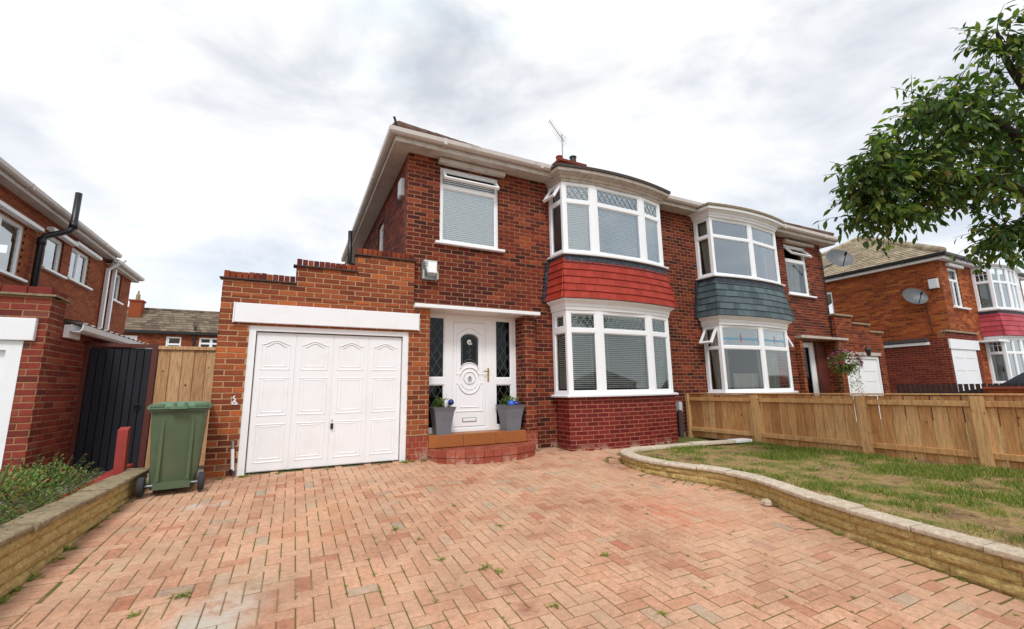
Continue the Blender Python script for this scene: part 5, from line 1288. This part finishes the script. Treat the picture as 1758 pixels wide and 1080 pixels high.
# ------------------------------------------------------------------ porch planters
def leaf(mb, p, d, ln, wd, up_=Vector((0, 0, 1)), fold=.25):
    d = d.normalized(); s_ = d.cross(up_)
    s_ = s_.normalized() if s_.length > 1e-3 else Vector((1, 0, 0)); n_ = s_.cross(d)
    i = len(mb.v); cl = -n_*ln*.10
    def e(t_, w_, sg): return tuple(p + d*ln*t_ + cl*t_*t_*1.6 + s_*wd*w_*sg + n_*wd*fold*w_*2)
    mb.v += [tuple(p), e(.28, .42, 1), e(.62, .44, 1), tuple(p + d*ln + cl*1.6), e(.62, .44, -1), e(.28, .42, -1), tuple(p + d*ln*.45 + cl*.3)]
    mb.f += [(i, i+1, i+6), (i+1, i+2, i+6), (i+2, i+3, i+6), (i+3, i+4, i+6), (i+4, i+5, i+6), (i+5, i, i+6)]
def rv(): 
    while True:
        v = Vector((random.uniform(-1, 1), random.uniform(-1, 1), random.uniform(-1, 1)))
        if .05 < v.length < 1: return v.normalized()
for (px, py, wt, lab, side) in ((2.185, 6.93, .185, 'left', 0), (3.42, 6.93, .205, 'right', 1)):
    word = 'by the garage-side jamb' if not side else 'by the bay-side jamb'
    rt_ = thing('planter', (px, py, .345), f'tall grey tapered square planter on the porch step {word}', 'planter', None)
    mb = MB(); rows = []
    for h, k in ((0, .62), (.005, .62), (.2, .72), (.36, .86), (.43, 1.0), (.43, .93), (.38, .90)):
        w_ = wt*k; rows.append(len(mb.v)); mb.v += [(px-w_, py-w_, .345+h), (px+w_, py-w_, .345+h), (px+w_, py+w_*.9, .345+h), (px-w_, py+w_*.9, .345+h)]
    for a, b_ in zip(rows, rows[1:]): mb.f += [(a+j, a+(j+1) % 4, b_+(j+1) % 4, b_+j) for j in range(4)]
    mb.f += [(3, 2, 1, 0)]
    mb.build('pot', 'pot_grey', rt_)
    mb = MB(); w_ = wt*.9; mb.q((px-w_, py-w_, .73), (px+w_, py-w_, .73), (px+w_, py+w_*.9, .73), (px-w_, py+w_*.9, .73)); mb.build('compost', 'soil', rt_)
    pt = thing('potted_plant', (px, py, .73), f'small leafy plant with {"dark blue flower and white tealight lantern" if not side else "bright blue glass ball"} growing in a porch planter', 'plant')
    mb = MB()
    for k in range(150):
        a = random.uniform(0, 6.28); r_ = random.uniform(0, wt*.8); p = Vector((px+r_*math.cos(a), py+r_*math.sin(a)*.8, .74+random.uniform(0, .16)*(1-r_/wt*.4)))
        leaf(mb, p, Vector((math.cos(a)*.6, math.sin(a)*.6, random.uniform(.2, 1.2))), random.uniform(.04, .075), .025)
    for k in range(7):
        a = random.uniform(0, 6.28); l_ = random.uniform(.15, .28); d = Vector((math.cos(a)*.35, math.sin(a)*.35, 1)).normalized(); b0 = Vector((px, py, .74))
        for j in range(9): leaf(mb, b0 + d*l_*j/9, rv() + d*.5, .04, .016)
    mb.build('foliage', 'bush_leaf', pt)
    if side:
        mb = MB(); mb.lathe((px-.05, py-.14, .73), [(.01, 0), (.05, .02), (.068, .06), (.05, .11), (.01, .125)], 16); mb.build('glass_ball', 'blue_glass', pt, True)
        mb = MB(); mb.lathe((px+.05, py-.13, .74), [(.01, 0), (.05, .02), (.06, .05), (.045, .09), (.01, .105)], 16); mb.build('glass_ball', 'blue_dark', pt, True)
    else:
        mb = MB(); mb.lathe((px+.12, py-.1, .80), [(.01, 0), (.045, .02), (.05, .05), (.04, .08), (.01, .1)], 14); mb.build('flower_head', 'blue_dark', pt, True)
        mb = MB(); mb.lathe((px+.02, py-.14, .70), [(.008, 0), (.008, .05), (.018, .07), (.026, .13), (.026, .17), (.015, .185)], 14); mb.build('lantern_stake', 'lamp_white', pt, True)

# ------------------------------------------------------------------ hanging basket
hb = thing('hanging_basket', (13.05, 6.38, 1.35), 'trailing flower basket hanging beside the dark neighbouring porch', 'hanging basket')
HBc = Vector((13.05, 6.38, 1.55))
mb = MB(); mb.lathe(HBc+Vector((0, 0, -.2)), [(.05, 0), (.14, .05), (.2, .14), (.22, .2)], 16); mb.build('basket', 'soil', hb)
mb = MB()
for a in (0, 2.1, 4.2): mb.tube([HBc+Vector((.2*math.cos(a), .2*math.sin(a), 0)), HBc+Vector((0, 0, .55))], .004, 4)
mb.tube([HBc+Vector((0, 0, .55)), HBc+Vector((.3, .2, .62)), HBc+Vector((.6, .43, .3))], .012, 5); mb.build('chain', 'grey_metal', hb)
mb = MB(); fl = MB()
for k in range(900):
    v = rv(); p = HBc + Vector((v.x*.36, v.y*.34, v.z*.27+.03))*random.uniform(.5, 1.05); leaf(mb, p, v+Vector((0, 0, -.2)), random.uniform(.04, .08), .03)
for k in range(9):
    a = random.uniform(0, 6.28); q = HBc+Vector((.24*math.cos(a)+.12, .24*math.sin(a), -.1)); l_ = random.uniform(.3, .75)
    for j in range(int(l_*50)): leaf(mb, q+Vector((random.uniform(-.04, .04), random.uniform(-.04, .04), -l_*j/(l_*50))), rv()+Vector((0, 0, -.4)), .05, .02)
for k in range(170):
    v = rv()
    if v.z < -.3: continue
    p = HBc + Vector((v.x*.38, v.y*.36, v.z*.32+.05)); 
    for j in range(5): leaf(fl, p, rv()+v*.6, .045, .035)
mb.build('foliage', 'bush_leaf', hb); fl.build('flowers', 'flower_mix', hb)

# ------------------------------------------------------------------ shrub, weeds
sh_ = thing('shrub', (-2.1, 5.2, gz(5.2)), 'low spreading green shrub with red berries behind the left stone wall', 'shrub')
mb = MB(); br = MB(); st = MB()
blobs = [(-2.12, 4.2, .08, .42, .6, .34), (-2.1, 5.0, .12, .42, .65, .34), (-2.05, 5.75, .1, .34, .5, .30), (-2.15, 3.4, .02, .4, .6, .36), (-2.2, 2.6, 0, .4, .6, .36)]
for (x, y, z, rx, ry, rz) in blobs:
    for k in range(3000):
        v = rv()*random.uniform(.55, 1.0)**.5*(1+.22*mnoise.noise(Vector((x+k*.001, y*3+k*.013, 1)))); p = Vector((x+v.x*rx, y+v.y*ry, z+v.z*rz))
        if p.z < gz(p.y)-.02: continue
        leaf(mb, p, v + rv()*.8 + Vector((0, 0, .3)), random.uniform(.022, .04), .016)
    for k in range(90):
        v = rv(); p = Vector((x+v.x*rx, y+v.y*ry, z+v.z*rz)); q = p + Vector((v.x*.1, v.y*.1, .05+.1*random.random()))
        st.tube([p-v*.1, q], .003, 4)
        for j in range(7): leaf(mb, p.lerp(q, j/7), rv()+v, .03, .014)
    for k in range(16):
        v = rv(); v.z = abs(v.z)*.7 if random.random() < .5 else v.z; p = Vector((x+v.x*rx, y+v.y*ry, z+v.z*rz))*1.0
        br.lathe(p, [(.002, -.007), (.008, 0), (.002, .007)], 6)
mb.build('foliage', 'bush_leaf', sh_); tag(br.build('berries', 'berry', sh_), kind='stuff'); tag(st.build('twigs', 'bark', sh_), kind='stuff')
mb = MB()
wd_ = [(-.55, 3.65, .07), (-.75, 3.5, .05), (-.32, 3.1, .04), (.05, 2.65, .05), (-.35, 2.6, .07), (-.12, 2.62, .06), (1.35, 3.2, .06), (1.42, 3.1, .05), (1.1, 3.45, .05), (1.55, 2.55, .05), (1.2, 2.4, .05), (1.8, 3.9, .05), (2.3, 3.0, .05), (.9, 4.2, .05), (1.6, 4.6, .04), (1.05, 3.9, .04), (-.5, 6.74, .08), (-.1, 6.75, .05), (.5, 6.76, .05), (1.2, 6.76, .05), (1.56, 6.74, .09), (1.68, 6.74, .06), (1.85, 6.74, .06), (-.75, 6.72, .06), (1.5, 1.9, .05), (1.25, 1.75, .06), (.95, 2.0, .05), (2.1, 2.2, .04)]
for k in range(60): y = random.uniform(1, 6.3); wd_.append((left_x(y)+random.uniform(.01, .05), y, random.uniform(.02, .06)))
for k in range(420):
    x_, y_ = round(random.uniform(-1.2, 4.2), 1), random.uniform(1.2, 6.2)
    if mnoise.noise(Vector((x_*.8, y_*.8, 5))) + .25*(x_ > .6) > random.uniform(-.1, .5): wd_.append((x_, y_, random.uniform(.010, .026)))
for k in range(60):
    p, d = at_(random.uniform(3.0, Lw)); wd_.append((p.x+d.y*.02, p.y-d.x*.02, random.uniform(.02, .05)))
for (x, y, s_) in wd_:
    for k in range(int(10+s_*200)):
        a = random.uniform(0, 6.28); leaf(mb, Vector((x+random.gauss(0, s_*.25), y+random.gauss(0, s_*.25), gz(y))), Vector((math.cos(a), math.sin(a), random.uniform(.1, .8))), s_*random.uniform(.5, 1), s_*.16)
tag(mb.build('joint_weeds', 'weed_leaf'), 'small weeds and moss tufts sprouting from the paving joints', 'weeds', kind='stuff')

mb = MB(); sx, sy = 4.70, 3.24; n = 9; rows = []
for r_, z in ((.03, 0), (.055, .015), (.05, .05), (.025, .072)):
    rows.append(len(mb.v)); mb.v += [(sx + r_*(1+.3*math.sin(j*2.3+z*40))*math.cos(j*2*math.pi/n), sy + .8*r_*(1+.3*math.cos(j*1.7))*math.sin(j*2*math.pi/n), gz(sy)+z+.008*math.sin(j*3.1)) for j in range(n)]
for p, q in zip(rows, rows[1:]): mb.f += [(p+j, p+(j+1) % n, q+(j+1) % n, q+j) for j in range(n)]
mb.f += [tuple(rows[-1]+j for j in range(n))]
tag(mb.build('loose_stone', 'coping_stone'), 'small broken pale stone lying on the paving against the curved wall', 'stone')

# ------------------------------------------------------------------ cherry tree
tr = thing('tree', (8.5, 1.0, 0), 'leafy tree with drooping dark green leaves overhanging the timber fence', 'tree')
wood_ = MB(); lv = MB()
def limb(p0, pts, r0_, r1_, n=8):
    P_ = [Vector(p0)] + [Vector(p) for p in pts]; fine = []
    for k in range(len(P_)-1):
        a, b_, c_, d_ = P_[max(k-1, 0)], P_[k], P_[k+1], P_[min(k+2, len(P_)-1)]
        for i in range(5):
            t_ = i/5; fine.append(.5*((2*b_) + (c_-a)*t_ + (2*a-5*b_+4*c_-d_)*t_*t_ + (3*b_-a-3*c_+d_)*t_**3))
    fine.append(P_[-1]); m_ = len(fine)-1
    wood_.tube(fine, [r0_+(r1_-r0_)*i/m_ for i in range(m_+1)], n); return fine
limb((8.5, 1.0, -.15), [(8.5, 1.02, .8), (8.42, 1.08, 1.6), (8.35, 1.12, 2.3)], .17, .13, 12)
B = []
B.append(limb((8.35, 1.12, 2.2), [(7.9, 1.35, 2.9), (7.2, 1.65, 3.32), (6.6, 2.0, 3.4), (6.15, 2.3, 3.38), (5.95, 2.4, 3.35)], .085, .012))
B.append(limb((8.35, 1.12, 2.2), [(8.1, 1.3, 3.0), (7.5, 1.45, 3.7), (7.05, 1.6, 4.1), (6.7, 1.8, 4.2), (6.4, 1.95, 4.15)], .085, .012))
B.append(limb((8.38, 1.1, 2.1), [(8.2, 1.15, 3.2), (7.7, 1.3, 4.1), (7.25, 1.4, 4.7), (7.1, 1.4, 5.1)], .09, .014))
B.append(limb((8.38, 1.1, 2.1), [(8.5, 1.3, 3.0), (8.2, 1.8, 3.8), (7.9, 2.2, 4.4), (7.7, 2.4, 5.0)], .08, .012))
B.append(limb((8.4, 1.08, 2.0), [(9.0, .9, 3.0), (9.6, .6, 3.9), (10.0, .5, 4.6)], .08, .012))
B.append(limb((8.4, 1.08, 2.0), [(8.6, .5, 3.0), (8.7, -.2, 3.9), (8.7, -.6, 4.6)], .08, .012))
B.append(limb((7.9, 1.35, 2.9), [(7.6, 1.55, 2.85), (7.45, 1.65, 2.75), (7.3, 1.72, 2.7)], .04, .01))
B.append(limb((7.2, 1.65, 3.32), [(6.75, 2.0, 3.2), (6.35, 2.3, 3.1), (6.1, 2.45, 3.05)], .03, .008))
B.append(limb((7.5, 1.45, 3.7), [(6.95, 1.85, 3.75), (6.4, 2.2, 3.75), (6.1, 2.35, 3.7)], .03, .008))
B.append(limb((6.6, 2.0, 3.4), [(6.2, 2.2, 3.62), (5.95, 2.35, 3.66)], .02, .006))
def spray(p, dirv, ln, nl):
    """a twig with drooping alternate leaves"""
    d = dirv.normalized(); q = p; pts = [p]
    for i in range(4):
        d = (d + Vector((0, 0, -.16)) + rv()*.16).normalized(); q = q + d*ln/4; pts.append(q)
    wood_.tube(pts, [.006, .005, .004, .003, .002], 4, cap=False)
    for i in range(nl):
        t_ = (.15 + .85*i/nl)*4; k = min(3, int(t_)); b0 = pts[k].lerp(pts[k+1], t_-k)
        o = rv(); dd = (d*.5 + o*.9 + Vector((0, 0, -.55))).normalized()
        leaf(lv, b0 + o*.02, dd, random.uniform(.07, .15), random.uniform(.035, .062), up_=(Vector((0, 0, 1))+rv()*.6).normalized(), fold=.16)
for k, br_ in enumerate(B):
    m_ = len(br_)
    for i, p in enumerate(br_):
        if i < m_*.30: continue
        dense = 6 if k not in (4, 5) else 5
        for j in range(dense):
            v = rv(); v.z = v.z*.7+.12; spray(p + v*.06, v, random.uniform(.3, .62)*(1.0 if i < m_*.85 else .75), random.randint(9, 13))
wood_.build('trunk', 'bark', tr, True); tag(lv.build('crown', 'tree_leaf', tr), kind='stuff')

# ------------------------------------------------------------------ parked car
car = thing('parked_car', (20, 3.2, -.2), 'dark blue hatchback parked on the far drive behind the picket fence', 'car')
cz = -.2
prof = [(-2.0, .35), (-2.05, .6), (-1.95, .95), (-1.6, 1.38), (-1.2, 1.47), (.2, 1.46), (.55, 1.38), (1.15, .98), (1.85, .85), (2.05, .6), (2.0, .3)]
def csec(w_, k): return [(20+s_*w_, 3.2+y, cz+z) for s_ in (1,) for y, z in prof]
mb = MB(); n = len(prof); rows = []
for xo, sc2 in ((-.86, .9), (-.84, .97), (-.7, 1.0), (.7, 1.0), (.84, .97), (.86, .9)):
    rows.append(len(mb.v)); mb.v += [(20 + (xo*(1 if z < 1 else .86)), 3.2+y*(1 if abs(xo) < .85 else .985), cz + (z if z < 1 else .98+(z-.98)*sc2)) for y, z in prof]
for a, b_ in zip(rows, rows[1:]): mb.f += [(a+j, a+j+1, b_+j+1, b_+j) for j in range(n-1)] + [(a+n-1, a, b_, b_+n-1)]
mb.f += [tuple(rows[0]+j for j in range(n)), tuple(rows[-1]+j for j in reversed(range(n)))]
mb.build('body', 'car_paint', car, False)
mb = MB(); mb.q((19.35, 3.2+.62, cz+1.365), (20.65, 3.2+.62, cz+1.365), (20.75, 3.2+1.1, cz+1.03), (19.25, 3.2+1.1, cz+1.03)); mb.build('windscreen', 'glass_dark', car)
mb = MB(); mb.q((19.22, 3.2+.95, cz+1.03), (19.22, 3.2-1.5, cz+1.03), (19.3, 3.2-1.2, cz+1.38), (19.3, 3.2+.45, cz+1.36)); mb.build('side_window', 'glass_dark', car)
for y in (-1.3, 1.3):
    for x in (19.2, 20.8):
        mb = MB(); mb.tube([(x-.09, 3.2+y, cz+.31), (x+.09, 3.2+y, cz+.31)], .31, 24); wl = mb.build('wheel', 'tyre', car); mb = MB(); mb.tube([(x-.095, 3.2+y, cz+.31), (x+.095, 3.2+y, cz+.31)], .2, 16); mb.build('rim', 'grey_metal', wl)
for x in (19.45, 20.55):
    mb = MB(); mb.box(x-.16, x+.16, 5.16, 5.24, cz+.62, cz+.78); mb.build('headlight', 'lamp_white', car)

car.location = (17.9, 3.6, -.05)

# ------------------------------------------------------------------ bungalows across the road, behind the photographer
for i, x0 in enumerate((-46, -30, -14, 2, 18, 34)):
    lab = ('first', 'second', 'third', 'fourth', 'fifth', 'sixth')[i]
    oh = thing('bungalow', (x0+6, -42, -.7), f'low brick bungalow with brown hipped roof across the road, {lab} in its row', 'bungalow', 'bungalows across the road')
    FO = Fr((0, -38), (-1, 0)); rects = [(-x0-12.5, -x0, -.8, 1.6)]
    wn_ = [(-x0-12.5+a, -x0-12.5+b_, .1, 1.3) for a, b_ in ((1, 2.6), (3.6, 5.4), (7.1, 8.9), (9.9, 11.5))]
    mb = MB(); slab(mb, FO, rects, wn_, -.3, 0); mb.build('front_wall', 'brick_neighbour', oh)
    for r_ in wn_:
        wf = frame('window', FO, r_, [dict(r=(r_[0]+.08, (r_[0]+r_[1])/2-.04, r_[2]+.08, r_[3]-.08)), dict(r=((r_[0]+r_[1])/2+.04, r_[1]-.08, r_[2]+.08, r_[3]-.08))], oh, d=-.05)
    part('rear_mass', 'room', oh, (x0+.2, x0+12.3, -46, -38.6, -.8, 1.55))
    mb = MB(); a, b_, c_, d_ = x0-.4, x0+12.9, -46.4, -37.6; h = 3.7+.3*(i % 2); ym = (c_+d_)/2
    mb.q((b_, d_, 1.6), (a, d_, 1.6), (a+4, ym, h), (b_-4, ym, h)); mb.q((a, c_, 1.6), (b_, c_, 1.6), (b_-4, ym, h), (a+4, ym, h)); mb.q((a, d_, 1.6), (a, c_, 1.6), (a+4, ym, h)); mb.q((b_, c_, 1.6), (b_, d_, 1.6), (b_-4, ym, h)); mb.build('roof', 'roof_tile', oh)
    part('chimney', 'brick_neighbour', oh, (x0+5.9, x0+6.7, -42.4, -41.6, 3.2, 4.6))
